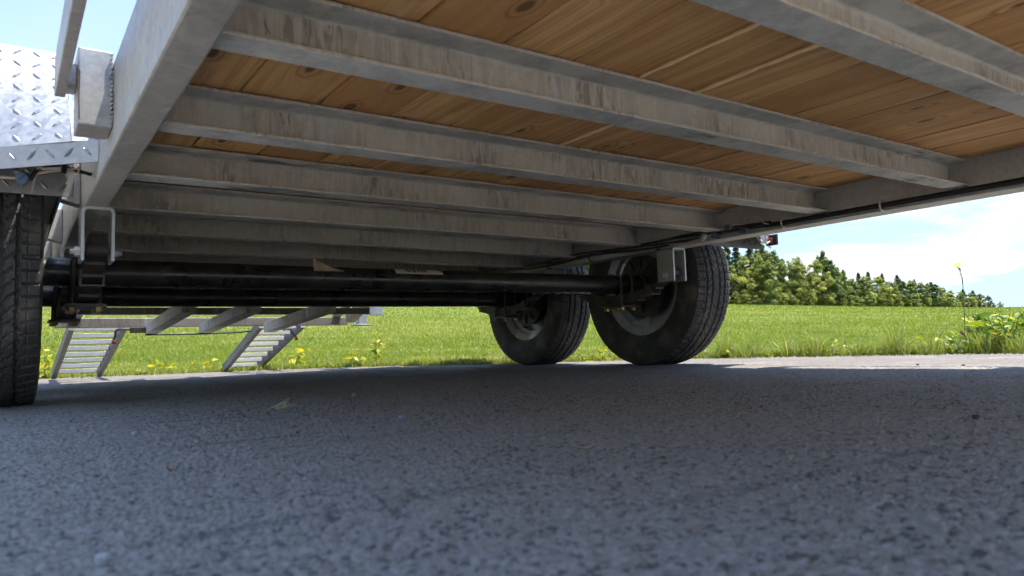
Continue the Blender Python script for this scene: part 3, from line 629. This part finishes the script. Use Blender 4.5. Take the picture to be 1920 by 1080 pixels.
sj = obj('stabiliser_leg', MB().box(1.832, 1.888, 4.362, 4.415, .280, .430), 'galvanised_bright', T, .003)
obj('foot_plate', MB().box(1.806, 1.914, 4.335, 4.44, .2715, .2795), 'galvanised_bright', sj, .002)
obj('bracket', MB().box(1.7355, 1.8318, 4.366, 4.405, .292, .316), 'galvanised_bright', sj, .002)
obj('bracket', MB().box(1.70, 1.735, 4.3605, 4.405, .285, .320), 'galvanised_bright', sj, .002)
obj('mounting_arm', MB().box(1.8885, 2.000, 4.366, 4.41, .338, .392), 'galvanised_bright', sj, .002)

# ------------------------------------------------------------------ loading ramps
def ramp(label, tl, tr_, bl, br, n):
    tl, tr_, bl, br = map(Vector, (tl, tr_, bl, br)); e = empty('loading_ramp', (bl+br)/2, label, 'ramp', 'loading ramps at the tail of the trailer')
    up_ = (tr_-tl).cross(bl-tl).normalized(); up_ = up_ if up_.z > 0 else -up_
    for a, b, s in ((tl, bl, 1), (tr_, br, -1)):
        x = (tr_-tl).normalized()*.026*s
        obj('side_rail', MB().hexa([a, b, b+x, a+x], [a+up_*.052, b+up_*.052, b+x+up_*.052, a+x+up_*.052]), 'galvanised_dull', e, .002)
    for i in range(n):
        t_ = (i+.55)/n; a = tl.lerp(bl, t_); b = tr_.lerp(br, t_); d = (b-a).normalized(); a = a+d*.0265; b = b-d*.0265; dwn = (bl-tl).normalized()*.034
        obj('rung', MB().hexa([a+up_*.018, b+up_*.018, b+up_*.018+dwn*.16, a+up_*.018+dwn*.16], [a+up_*.043, b+up_*.043, b+up_*.043+dwn*.16, a+up_*.043+dwn*.16]), 'galvanised_dull', e, .0015)
    return e
ramp('galvanised ladder ramp standing next to the near left tyre', (.262, 4.372, .262), (.530, 4.372, .262), (.226, 5.16, .004), (.488, 5.16, .004), 8)
ramp('galvanised ladder ramp under the middle of the trailer tail', (1.215, 4.372, .262), (1.490, 4.372, .262), (1.165, 5.02, .004), (1.400, 5.02, .004), 8)

# ------------------------------------------------------------------ grass
def blades(name, az, D, h, wdt, lean, tint, mat, zoff=0.):
    n = len(az); X = D*np.sin(np.radians(az)); Y = D*np.cos(np.radians(az)); Z = field_z(az, D)+zoff
    ph = rng.uniform(0, 2*np.pi, n); fx_ = rng.uniform(0, 2*np.pi, n)
    dx, dy = np.cos(ph)*lean*h, np.sin(ph)*lean*h; wx, wy = np.cos(fx_)*wdt/2, np.sin(fx_)*wdt/2
    P = np.stack([X, Y, Z], -1); Wv = np.stack([wx, wy, np.zeros(n)], -1); Lv = np.stack([dx, dy, h*np.sqrt(np.clip(1-(lean*.8)**2, .1, 1))], -1)
    mid = P+Lv*np.array([.35, .35, .62]); tip = P+Lv
    V = np.stack([P-Wv, P+Wv, mid-Wv*.75, mid+Wv*.75, tip], 1).reshape(-1, 3)
    i = np.arange(n)*5; F = np.concatenate([np.stack([i, i+1, i+3], -1), np.stack([i, i+3, i+2], -1), np.stack([i+2, i+3, i+4], -1)])
    o = obj(name, npmesh(name, V, F, {'tint': np.repeat(tint, 5)}), mat); o['kind'] = 'stuff'; return o
n = 380000
az = rng.uniform(-6, 78, n); D = edge_d(az)+.02+ (np.exp(rng.uniform(0, 1, n)*math.log(200.))-1)*.68
pat = np.sin(D*np.sin(np.radians(az))*1.7)*np.sin(D*np.cos(np.radians(az))*1.3+.5)
pat2 = np.sin(D*np.sin(np.radians(az))*.31+2)*np.sin(D*np.cos(np.radians(az))*.23+.9); tint = np.clip(rng.uniform(0, .70, n)+.16*pat+.16*pat2+np.where(hash2(np.floor(D*np.sin(np.radians(az))/.45+.3*pat), np.floor(D*np.cos(np.radians(az))/.55+.4*pat), 2.) > .90, rng.uniform(0, .55, n), 0)+np.where(rng.uniform(0, 1, n) > .965, .35, 0), 0, 1)
g = blades('field_grass', az, D, rng.uniform(.018, .050, n)+.0016*np.minimum(D, 90), .0030+.00058*D, rng.uniform(.35, 1.15, n), tint, 'grass_blade'); tag(g, 'short bright green grass covering the field behind the trailer', 'grass')
n = 24000
az = np.concatenate([rng.uniform(-6, 78, n//2), rng.uniform(46, 78, n//2)]); D = wig(az)-.01+np.abs(rng.normal(0, .16, n))+np.where(rng.uniform(0, 1, n) > .7, rng.uniform(0, .6, n), 0)
clump = .55+.45*np.sin(az*1.9)*np.sin(az*.77+1)
g = blades('verge_grass', az, D, rng.uniform(.015, .12, n)*clump*np.where(az > 50, 1.45, .55)+.012, rng.uniform(.002, .0045, n), rng.uniform(.15, .95, n), np.clip(rng.uniform(0, .95, n)+np.where(rng.uniform(0, 1, n) > .9, .1, 0), 0, 1), 'verge_blade'); tag(g, 'longer pale grass tufts along the edge of the asphalt', 'grass')
def gp(az, D): return Vector((D*math.sin(R(az)), D*math.cos(R(az)), float(field_z(np.array([az]), np.array([D]))[0])))
# white clover heads
cl = MB()
for i in range(120):
    a = random.choice((random.gauss(60, 3.2), random.gauss(57, 5), random.uniform(30, 70))); p = gp(a, float(edge_d(a))+abs(random.gauss(.05, .16)))+Vector((0, 0, random.uniform(.012, .055)))
    r_ = random.uniform(.004, .0075)
    for k in range(6):
        q = p+Vector((random.gauss(0, 1), random.gauss(0, 1), random.gauss(.2, .8))).normalized()*r_*.7; d = [Vector((random.gauss(0, 1), random.gauss(0, 1), random.gauss(0, 1))).normalized()*r_*.8 for _ in range(3)]
        cl.add([q+d[0], q+d[1], q+d[2], q-d[0]], [(0, 1, 2), (1, 2, 3), (0, 2, 3)])
o = obj('clover_flowers', cl, 'clover_white'); o['kind'] = 'stuff'; tag(o, 'small white clover heads in the verge grass', 'clover')
# fallen leaf bits along the verge and grit on the asphalt
gr = MB()
for i in range(600):
    a = random.uniform(-3, 74); D_ = .35*(float(edge_d(a))/.35)**random.random()
    if random.random() < .4: D_ = float(edge_d(a))-abs(random.gauss(0, .22))
    x, y = D_*math.sin(R(a)), D_*math.cos(R(a)); s = random.uniform(.0007, .0019)*(1+.25*D_); z = float(side_rise(np.array([x]))[0])+.003
    ang = random.uniform(0, 6.28); c, q = math.cos(ang)*s, math.sin(ang)*s
    gr.add([(x+c, y+q, z), (x-q, y+c*.7, z-.001), (x-c, y-q, z), (x+q, y-c*.7, z-.001), (x, y, z+s*.8), (x, y, z-s*.5)], [(0, 1, 4), (1, 2, 4), (2, 3, 4), (3, 0, 4), (1, 0, 5), (2, 1, 5), (3, 2, 5), (0, 3, 5)])
o = obj('loose_grit', gr, 'gravel_tan'); o['kind'] = 'stuff'; tag(o, 'pale grit and crumbs scattered over the dark asphalt', 'grit')

eg = MB()
for i in range(3200):
    a = random.uniform(-4, 77); D_ = float(wig(np.array([a]))[0])+random.gauss(-.03, .055); x, y = D_*math.sin(R(a)), D_*math.cos(R(a)); s_ = random.uniform(.0018, .0065)*(1 if random.random() < .9 else 1.8)
    z = float(side_rise(np.array([x]))[0])+.001; ang = random.uniform(0, 6.28); c, q = math.cos(ang)*s_, math.sin(ang)*s_; k1 = random.uniform(.6, 1)
    eg.add([(x+c, y+q, z), (x-q*k1, y+c*k1, z), (x-c, y-q, z), (x+q*k1, y-c*k1, z), (x+c*.2, y+q*.2, z+s_*.75)], [(0, 1, 4), (1, 2, 4), (2, 3, 4), (3, 0, 4)])
o = obj('edge_gravel', eg, 'gravel_tan'); o['kind'] = 'stuff'; tag(o, 'tan crumbs of gravel where the asphalt meets the grass', 'gravel')
# ------------------------------------------------------------------ small things lying on the asphalt
def blob(name, label, cat, p, s, mt, seed):
    r_ = random.Random(seed); m = MB(); nu, nv = 9, 6
    m.v.append((0, 0, s[2]*.95))
    for j in range(1, nv):
        for i in range(nu):
            th_, ph_ = math.pi*j/nv, 2*math.pi*i/nu; k = r_.uniform(.78, 1.15)
            m.v.append((s[0]*math.sin(th_)*math.cos(ph_)*k, s[1]*math.sin(th_)*math.sin(ph_)*k, s[2]*math.cos(th_)*k))
    m.v.append((0, 0, -s[2]*.9)); e = len(m.v)-1
    for i in range(nu):
        m.f.append((0, 1+i, 1+(i+1) % nu)); m.f.append((e, e-nu+(i+1) % nu, e-nu+i))
        for j in range(nv-2): a = 1+j*nu; m.f.append((a+i, a+nu+i, a+nu+(i+1) % nu, a+(i+1) % nu))
    o = obj(name, m.mesh(name, False), mt, world=(p[0], p[1], s[2]*.75+float(side_rise(np.array([p[0]]))[0]))); tag(o, label, cat, 'bits lying on the asphalt'); return o
blob('pebble', 'pale blue-grey pebble on the asphalt in front of the axles', 'pebble', (.524, 1.077), (.0085, .006, .0035), 'pebble_blue', 1)
blob('pebble', 'whitish pebble nearest the camera at the lower left', 'pebble', (.045, .462), (.0045, .004, .0032), 'pebble_pale', 2)
blob('pebble', 'dark stone on the shaded asphalt at the right edge', 'pebble', (.992, .435), (.005, .004, .003), 'pebble_dark', 3)
blob('pebble', 'dark stone on the sunlit asphalt strip below the yellow flower', 'pebble', (3.39, 1.625), (.010, .008, .005), 'pebble_dark', 4)
blob('pebble', 'black lump at the shadow edge, nearer the right tyre', 'pebble', (2.33, 1.175), (.006, .005, .003), 'pebble_dark', 5)
blob('pebble', 'black lump at the shadow edge, farther from the tyres', 'pebble', (2.30, 1.03), (.006, .005, .003), 'pebble_dark', 6)
blob('pebble', 'small white pebble left of the straw tuft', 'pebble', (.155, 1.19), (.004, .004, .003), 'pebble_pale', 7)
def flake(label, p, L_, W_, rot, mt, curl=.4):
    m = MB(); n = 6
    for i in range(n+1):
        t_ = i/n; wv = W_*math.sin(math.pi*min(max(t_*.94+.03, 0), 1))
        for s in (-1, 0, 1): m.v.append(((t_-.5)*L_, s*wv, curl*L_*(t_-.5)**2*2+abs(s)*W_*.35))
    m.f += [(i*3+j, (i+1)*3+j, (i+1)*3+j+1, i*3+j+1) for i in range(n) for j in range(2)]
    o = obj('dry_leaf', m.mesh('dry_leaf', True), mt, world=(p[0], p[1], .0045+float(side_rise(np.array([p[0]]))[0]))); o.rotation_euler = (0, 0, rot); tag(o, label, 'leaf', 'bits lying on the asphalt'); return o
flake('curled brown leaf scrap on the foreground asphalt at the left', (.128, .749), .011, .0032, .6, 'dry_leaf', .9)
flake('pale dry leaf sliver on the foreground asphalt at the centre', (.478, .575), .022, .0035, -.4, 'straw', .3)
flake('tan dry leaf lying behind the straw tuft', (.666, 1.623), .026, .008, 1.1, 'straw', .6)
flake('orange-brown leaf chip in front of the centre of the axle', (1.008, 1.588), .018, .007, .2, 'dry_leaf', .5)
flake('pale seed husk on the shaded asphalt right of centre', (.868, .708), .010, .003, 1.4, 'straw', .8)
tf = empty('straw_tuft', (.435, 1.407, 0), 'tuft of dry straw lying on the asphalt in front of the axles', 'straw')
for i in range(11):
    a = random.gauss(.35, .5); l = random.uniform(.012, .034); p = Vector((.435+random.gauss(0, .010), 1.407+random.gauss(0, .008), .004+random.uniform(0, .006)))
    d = Vector((math.cos(a-.6), math.sin(a-.6), 0)); obj('straw', MB().tube([p-d*l*.5, p+Vector((0, 0, random.uniform(.002, .010))), p+d*l*.5+Vector((0, 0, random.uniform(0, .018)))], [.0005, .0009, .0004], 5), 'straw', tf)

# ------------------------------------------------------------------ weeds
def leaf_mesh(name, W_=.5, pts=6, droop=.25):
    m = MB()
    for i in range(pts+1):
        t_ = i/pts; wv = W_*.5*(math.sin(math.pi*t_**.75)**.8 if 0 < t_ < 1 else .02); z = -droop*t_*t_
        m.v += [(-wv, t_, z+wv*.35), (0, t_, z), (wv, t_, z+wv*.35)]
    m.f += [(i*3+j, i*3+j+1, (i+1)*3+j+1, (i+1)*3+j) for i in range(pts) for j in range(2)]
    return m.mesh(name, True)
LM = {}
for k, mt in (('leaf_yellowgreen', 'leaf_yellowgreen'), ('leaf_yellow', 'leaf_yellow'), ('leaf_green', 'leaf_green')):
    LM[k] = leaf_mesh('leaf', .42); LM[k].materials.append(M[mt])
LMn = leaf_mesh('leaf', .26, 6, .5); LMn.materials.append(M['leaf_green'])
def put_leaf(parent, p, yaw, pitch, size, key):
    o = bpy.data.objects.new('leaf', LM[key] if isinstance(key, str) else key); C.objects.link(o); o.parent = parent; o.location = Vector(p)-ORG[parent.name]
    o.rotation_euler = Euler((pitch, random.uniform(-1.1, 1.1), yaw), 'XYZ'); size *= 1.25; o.scale = (size, size, size); return o
def leafy(label, p, h, nst, nl, size, keys, spread=.05, cat='plant', name='roadside_plant', group='leafy plants along the verge'):
    p = Vector(p); e = empty(name, p, label, cat, group)
    for s in range(nst):
        a = random.uniform(0, 6.28); b = p+Vector((random.gauss(0, spread*.5), random.gauss(0, spread*.5), 0)); hh = h*random.uniform(.65, 1)
        tp = b+Vector((math.cos(a)*spread, math.sin(a)*spread, hh)); md = b.lerp(tp, .5)+Vector((random.gauss(0, .006), random.gauss(0, .006), 0))
        obj('stem', MB().tube([b-Vector((0, 0, .02)), md, tp], [.0022, .0018, .001], 6), 'stem_green', e)
        for i in range(nl):
            t_ = (i+.6)/nl; q = b.lerp(md, t_*2) if t_ < .5 else md.lerp(tp, t_*2-1)
            put_leaf(e, q, random.uniform(0, 6.28), random.uniform(-.9, 1.0), size*random.uniform(.6, 1.15)*(1.05-.35*t_), random.choice(keys))
    return e
def at(x, y, dz=0.):
    az_ = math.degrees(math.atan2(x, y)); d_ = math.hypot(x, y); return (x, y, float(field_z(np.array([az_]), np.array([d_]))[0])+dz)
YG = ['leaf_yellowgreen']*3+['leaf_yellow']; GY = ['leaf_green', 'leaf_green', 'leaf_yellowgreen', 'leaf_yellow']
leafy('yellow-green seedlings between the near left tyre and the ramp', at(.20, 5.56), 0.199, 5, 6, 0.074, YG, .06)
leafy('low yellow-green plant right of the left ramp', at(.86, 5.42), 0.082, 6, 4, 0.074, YG, .09)
leafy('low yellow leafed plant midway between the two ramps', at(.99, 5.33), 0.082, 5, 4, 0.072, YG, .08)
leafy('low yellow-green plant touching the right ramp from the left', at(1.14, 5.26), 0.090, 4, 4, 0.066, YG, .05)
leafy('yellow-green plant growing right beside the middle ramp', at(1.62, 4.98), 0.155, 6, 6, 0.066, YG, .07)
leafy('thin yellow-green seedling left of the yellow leafed sapling', at(1.955, 4.70), 0.133, 5, 4, 0.054, YG, .05)
leafy('upright sapling with yellow and green leaves under the black axles', at(2.055, 4.585), 0.235, 3, 8, 0.062, ['leaf_yellow', 'leaf_yellowgreen', 'leaf_green', 'leaf_yellow'], .015)
leafy('small yellow and orange leafed weed left of the rear right tyre', at(2.27, 3.88), 0.053, 4, 4, 0.042, YG, .05)
leafy('small green weed in front of the gap between the right tyres', at(2.76, 3.12), 0.075, 5, 4, 0.046, GY, .07)
leafy('low broad leaves at the verge below the clover', at(3.14, 2.56), 0.053, 5, 4, 0.041, GY, .08)
leafy('small green weed among pale grass right of the clover', at(3.36, 2.13), 0.097, 5, 5, 0.042, GY, .08)
leafy('bright weed left of the foot of the flower stalk', at(3.475, 1.66), 0.112, 6, 5, 0.054, ['leaf_green', 'leaf_yellowgreen'], .06)
# big leafy weed at the right edge
dk = leafy('tall broad-leaved weed clump with brown thistle heads at the right edge', at(3.61, 1.47), .20, 28, 9, .046, ['leaf_green', 'leaf_green', 'leaf_yellowgreen'], .10, 'plant', 'thistle_clump', None)
for i in range(22): put_leaf(dk, Vector(at(3.63+random.gauss(0, .06), 1.46+random.gauss(0, .06)))+Vector((0, 0, random.uniform(.02, .16))), random.uniform(0, 6.28), random.uniform(.3, 1.2), random.uniform(.055, .085), random.choice(('leaf_green', 'leaf_green', 'leaf_yellowgreen')))
def head(parent, p, r_, mt, nm='flower_head'):
    m = MB()
    for k in range(46):
        d = Vector((random.gauss(0, 1), random.gauss(0, 1), random.gauss(.35, .8))).normalized(); s = d.orthogonal().normalized()*r_*.16; m.add([p-s, p+s, p+d*r_*random.uniform(.75, 1.1)], [(0, 1, 2)])
    m.tube([p-Vector((0, 0, r_*.9)), p-Vector((0, 0, r_*.3)), p+Vector((0, 0, r_*.25))], [r_*.25, r_*.62, r_*.35], 9); return obj(nm, m, mt, parent)
for p, r_, mt in (((3.468, 1.548, .108), .014, 'thistle_brown'), ((3.505, 1.535, .118), .014, 'thistle_brown'), ((3.55, 1.53, .178), .011, 'thistle_pink'), ((3.585, 1.48, .165), .013, 'thistle_pink')):
    p = Vector(p); obj('stem', MB().tube([(3.60, 1.49, .0), (p.x*.5+1.80, p.y*.5+.745, p.z*.5), p-Vector((0, 0, .008))], [.002, .0018, .0015], 6), 'stem_green', dk); head(dk, p, r_, mt)
# hawkweed with one yellow flower
fp = Vector(at(3.515, 1.565)); fl = empty('flower_stalk', fp, 'tall thin wild flower with one yellow bloom standing against the sky', 'flower')
k_ = 3.515/3.846
def FP(x, z): return Vector((fp.x+(x-3.846)*k_, fp.y, fp.z*.3+z*k_+.008))
obj('stem', MB().tube([fp-Vector((0, 0, .02)), FP(3.858, .05), FP(3.876, .166), FP(3.878, .24), FP(3.886, .323), FP(3.888, .375), FP(3.872, .41), FP(3.849, .428)], [.0024, .0022, .002, .0018, .0016, .0014, .0013, .0012], 7), 'stem_green', fl)
obj('stem', MB().tube([FP(3.888, .33), FP(3.878, .37), FP(3.868, .395), FP(3.852, .420)], .001, 6), 'stem_green', fl)
bl = MB(); c_ = FP(3.842, .434); ax_ = Vector((-.55, -.25, .8)).normalized(); e1 = ax_.orthogonal().normalized(); e2 = ax_.cross(e1)
for k in range(22):
    a = 2*math.pi*k/22; d = e1*math.cos(a)+e2*math.sin(a); s = ax_.cross(d)*.0030; l = .0165 if k % 2 else .0125
    bl.add([c_-s*.5, c_+s*.5, c_+d*l+s+ax_*.004, c_+d*l*1.06+ax_*.0045, c_+d*l-s+ax_*.004], [(0, 1, 2, 3, 4)])
obj('petals', bl, 'flower_yellow', fl); obj('calyx', MB().tube([c_-ax_*.010, c_-ax_*.003, c_+ax_*.002], [.0025, .0055, .006], 9), 'stem_green', fl)
obj('bud', MB().tube([FP(3.873, .412), FP(3.866, .418), FP(3.858, .422)], [.002, .004, .002], 7), 'stem_green', fl)
for a, b in (((3.888, .30), (3.874, .268)),):
    obj('bud', MB().tube([FP(3.887, .305), FP(3.877, .29), FP(3.874, .272), FP(3.874, .266)], [.0008, .001, .0024, .001], 6), 'stem_green', fl)
st2 = empty('seed_stalk', Vector(at(3.53, 1.55)), 'thin forked seed stalk directly right of the yellow flower', 'plant')
obj('stem', MB().tube([at(3.53, 1.55, -.01), FP(3.895, .1), FP(3.918, .20), FP(3.935, .245)], [.0014, .0013, .001, .0008], 6), 'stem_green', st2)
for q in ((3.908, .278), (3.955, .258)):
    obj('seed_head', MB().tube([FP(3.925, .225), FP((3.925+q[0])/2, (.225+q[1])/2), FP(q[0]+(.004 if q[0] < 3.93 else -.002), q[1]-.014), FP(*q)], [.0007, .0007, .0022, .0012], 6), 'stem_dry', st2)
for lab, x, y, h, ln in (('reddish dry stalk standing in the verge left of the yellow flower', 3.52, 1.86, .135, .03), ('short dark stalk in the verge, left of the reddish dry stalk', 3.45, 2.09, .095, .004), ('faint thin grass stalk, farthest left of the lone stalks', 3.42, 2.26, .10, -.002), ('leaning green stalk between the dark and the reddish stalks', 3.46, 1.98, .07, -.035)):
    p = Vector(at(x, y)); e = empty('weed_stalk', p, lab, 'plant', 'lone stalks in the verge')
    obj('stem', MB().tube([p-Vector((0, 0, .01)), p+Vector((ln*.3, -ln*.2, h*.5)), p+Vector((ln, -ln*.5, h))], [.0018, .0015, .0007], 6), 'stem_dry' if 'dry' in lab else 'stem_green', e)
    for i in range(10):
        t_ = .45+.5*i/10; q = p+Vector((ln*t_, -ln*.5*t_, h*t_)); d = Vector((random.gauss(0, 1), random.gauss(0, 1), .9)).normalized()*.008
        obj('seed', MB().tube([q, q+d*.6, q+d], [.0006, .0017, .0004], 5), 'stem_dry', e)

# ------------------------------------------------------------------ the wood behind the field
def leafcloud(cent, rad, nleaf, size, out=.7):
    d = rng.normal(size=(nleaf, 3)); d /= np.linalg.norm(d, axis=1)[:, None]; r_ = rng.uniform(.25, 1, nleaf)**.45
    P = cent+d*r_[:, None]*rad; return P, d
def crown_mesh(name, lumps, size, mat, flat=.0):
    Ps, Ds, Tn = [], [], []
    for c, r_, n, tb in lumps:
        P, d = leafcloud(np.array(c), np.array(r_), n, size); Ps.append(P); Ds.append(d); Tn.append(np.clip(rng.normal(tb, .22, n), 0, 1))
    P = np.concatenate(Ps); d = np.concatenate(Ds); tn = np.concatenate(Tn); n = len(P)
    nr = d+rng.normal(size=(n, 3))*.65+np.array([0, 0, .35]); nr /= np.linalg.norm(nr, axis=1)[:, None]
    t1 = np.cross(nr, rng.normal(size=(n, 3))); t1 /= np.linalg.norm(t1, axis=1)[:, None]; t2 = np.cross(nr, t1); s = (size*rng.uniform(.6, 1.4, n))[:, None]
    V = np.stack([P-t1*s, P+t2*s*.55-t1*s*.1, P+t1*s, P-t2*s*.55+t1*s*.1], 1).reshape(-1, 3); F = np.arange(n*4).reshape(n, 4)
    m = npmesh(name, V, F, {'tint': np.repeat(tn, 4)}); m.materials.append(M[mat]); return m
def broadleaf(kind, mat):
    lumps = []; H = 10.; limbs = MB()
    limbs.tube([(0, 0, -.3), (.05, .03, H*.3), (-.06, .05, H*.6), (.03, 0, H*.88)], [.19, .15, .09, .025], 9)
    wd = (2.9, 2.2, 2.5, 2.0)[kind]
    for i in range(64):
        t_ = random.random()**.95; z = .35+(H-1.3)*t_; a = random.uniform(0, 6.28)
        prof = (math.sin(math.pi*min(.20+.72*t_, 1))**.6) if kind != 1 else (1-.66*t_)
        rr = wd*prof*random.uniform(.25, .95); c = (rr*math.cos(a), rr*math.sin(a), z); r_ = random.uniform(.55, 1.15)*(1.0-.42*t_)
        lumps.append((c, (r_, r_, r_*random.uniform(.7, 1.1)), 210, random.uniform(.1, .9)))
        if i % 3 == 0: limbs.tube([(0, 0, max(z-1.6, .5)), (c[0]*.5, c[1]*.5, z-.55), c], [.07*(1.1-t_*.8), .045*(1.1-t_*.8), .012], 6)
    for i in range(9):   # tips that break the outline
        a = random.uniform(0, 6.28); rr = random.uniform(0, 1.0); lumps.append(((rr*math.cos(a), rr*math.sin(a), H*random.uniform(.84, 1.0)), (.38, .38, .6), 70, random.uniform(.3, .8)))
    return crown_mesh('crown', lumps, .135, mat), limbs.mesh('trunk', True)
def conifer(kind):
    H = 10.; lumps = []; limbs = MB().tube([(0, 0, -.3), (0, 0, H*.5), (0, 0, H)], [.17, .1, .02], 8)
    for i in range(64):
        t_ = i/64; z = .5+t_*(H-.7); a = i*2.4+random.uniform(-.4, .4); L_ = (2.1, 1.7)[kind]*(1-t_)**.85+.12
        for f in (.35, .7, 1.0):
            lumps.append(((L_*f*math.cos(a), L_*f*math.sin(a), z-.22*f*L_), (.30*L_*.6+.09, .30*L_*.6+.09, .14), 22, random.uniform(.1, .8)))
        limbs.tube([(0, 0, z), (L_*.5*math.cos(a), L_*.5*math.sin(a), z-.05), (L_*math.cos(a), L_*math.sin(a), z-.22*L_)], [.025, .018, .006], 4)
    return crown_mesh('crown', lumps, .19, 'needle'), limbs.mesh('trunk', True)
PROTO = [broadleaf(0, 'tree_leaf_light'), broadleaf(1, 'tree_leaf_mid'), broadleaf(2, 'tree_leaf_dark'), broadleaf(3, 'tree_leaf_light'), conifer(0), conifer(1), broadleaf(2, 'tree_leaf_mid')]
for p in PROTO: p[1].materials.append(M['bark'])
KN = ['spreading light green broadleaf tree', 'tapering mid green tree', 'tall dark green broadleaf tree', 'slim light green tree', 'broad dark spruce', 'slim dark spruce', 'rounded mid green broadleaf tree']
ORD = 'first second third fourth fifth sixth seventh eighth ninth tenth eleventh twelfth thirteenth fourteenth fifteenth sixteenth seventeenth eighteenth nineteenth twentieth'.split()
ORD += ['twenty-'+o for o in ORD[:9]]+['thirtieth']+['thirty-'+o for o in ORD[:9]]+['fortieth']
def azof(px): return math.degrees(YAW+math.atan((px-960)/1377))
# (bearing column, distance, height, kind); front row along the field edge, back row behind
front = [(1010, 128, 11, 0), (1050, 130, 10.5, 2), (1090, 132, 11.5, 6), (1135, 134, 11, 0), (1180, 136, 11.5, 2), (1225, 138, 11, 6), (1270, 139, 11, 3), (1312, 140, 11, 0), (1352, 141, 9.6, 6), (1376, 139, 4.2, 4), (1398, 142, 9.0, 0), (1424, 143, 9.2, 3), (1440, 141, 8.0, 6), (1468, 147, 8.0, 1), (1490, 150, 8.6, 6), (1512, 153, 7.6, 3), (1534, 158, 9.0, 0), (1560, 162, 9.2, 2), (1578, 165, 7.2, 6), (1600, 170, 5.8, 1), (1622, 175, 6.4, 3), (1646, 182, 6.6, 0), (1668, 188, 5.9, 6), (1690, 196, 6.6, 2), (1708, 203, 6.4, 1), (1726, 212, 6.2, 6), (1748, 222, 6.6, 2), (1765, 234, 5.5, 0), (1782, 246, 5.0, 6), (1800, 262, 4.8, 3), (1818, 280, 4.8, 0), (1836, 300, 4.9, 6), (1852, 320, 4.6, 2)]
back = [(1366, 156, 13.2, 5), (1384, 158, 12.6, 5), (1411, 158, 12.4, 4), (1432, 160, 12.4, 2), (1452, 162, 11.2, 2), (1500, 170, 10.2, 1), (1546, 176, 12.0, 2), (1584, 188, 8.8, 5), (1612, 194, 8.4, 5), (1630, 198, 8.8, 4), (1656, 206, 8.6, 5), (1684, 214, 8.6, 4), (1716, 232, 8.0, 5), (1740, 246, 7.2, 4), (1770, 262, 6.2, 5), (1806, 300, 6.6, 5), (1824, 310, 6.4, 4), (1874, 360, 2.6, 0)]
def tree(px, D_, H, kd, label, group):
    a = azof(px); p = gp(a, D_); e = empty('conifer_tree' if kd in (4, 5) else 'broadleaf_tree', p, label, 'tree', group)
    s = H/10.; sx = s*(random.uniform(.95, 1.2)*(1.5 if H < 7 else 1.12)); rz = random.uniform(0, 6.28)
    for nm, mm in (('crown', PROTO[kd][0]), ('trunk', PROTO[kd][1])):
        o = bpy.data.objects.new(nm, mm); C.objects.link(o); o.parent = e; o.scale = (sx, sx, s); o.rotation_euler = (0, 0, rz)
vis = [t_ for t_ in front]
for i, t_ in enumerate(reversed(vis)): tree(*t_, "%s in the wood's front row, %s from the right" % (KN[t_[3]], ORD[i]), 'front row of the wood')
for i, t_ in enumerate(reversed(back)):
    lab = 'lone low tree past the right end of the wood' if i == 0 else '%s rising behind the front row, %s from the right' % (KN[t_[3]], ORD[i-1])
    tree(*t_, lab, None if i == 0 else 'back row of the wood')
# low bushes closing the foot of the wood
for i in range(30):
    px = 1340+i*18+random.uniform(-5, 5); D_ = float(np.interp(px, [t_[0] for t_ in front], [t_[1] for t_ in front]))-3
    kd = random.choice((0, 6, 3)); a = azof(px); p = gp(a, D_)
    e = empty('bush', p, 'low bush at the foot of the wood, %s from the left' % ORD[i], 'bush', 'bushes at the foot of the wood')
    s = random.uniform(.16, .34); o = bpy.data.objects.new('crown', PROTO[kd][0]); C.objects.link(o); o.parent = e; o.scale = (s*1.5, s*1.5, s); o.rotation_euler = (0, 0, random.uniform(0, 6.28))
    o = bpy.data.objects.new('trunk', PROTO[kd][1]); C.objects.link(o); o.parent = e; o.scale = (s*1.5, s*1.5, s)
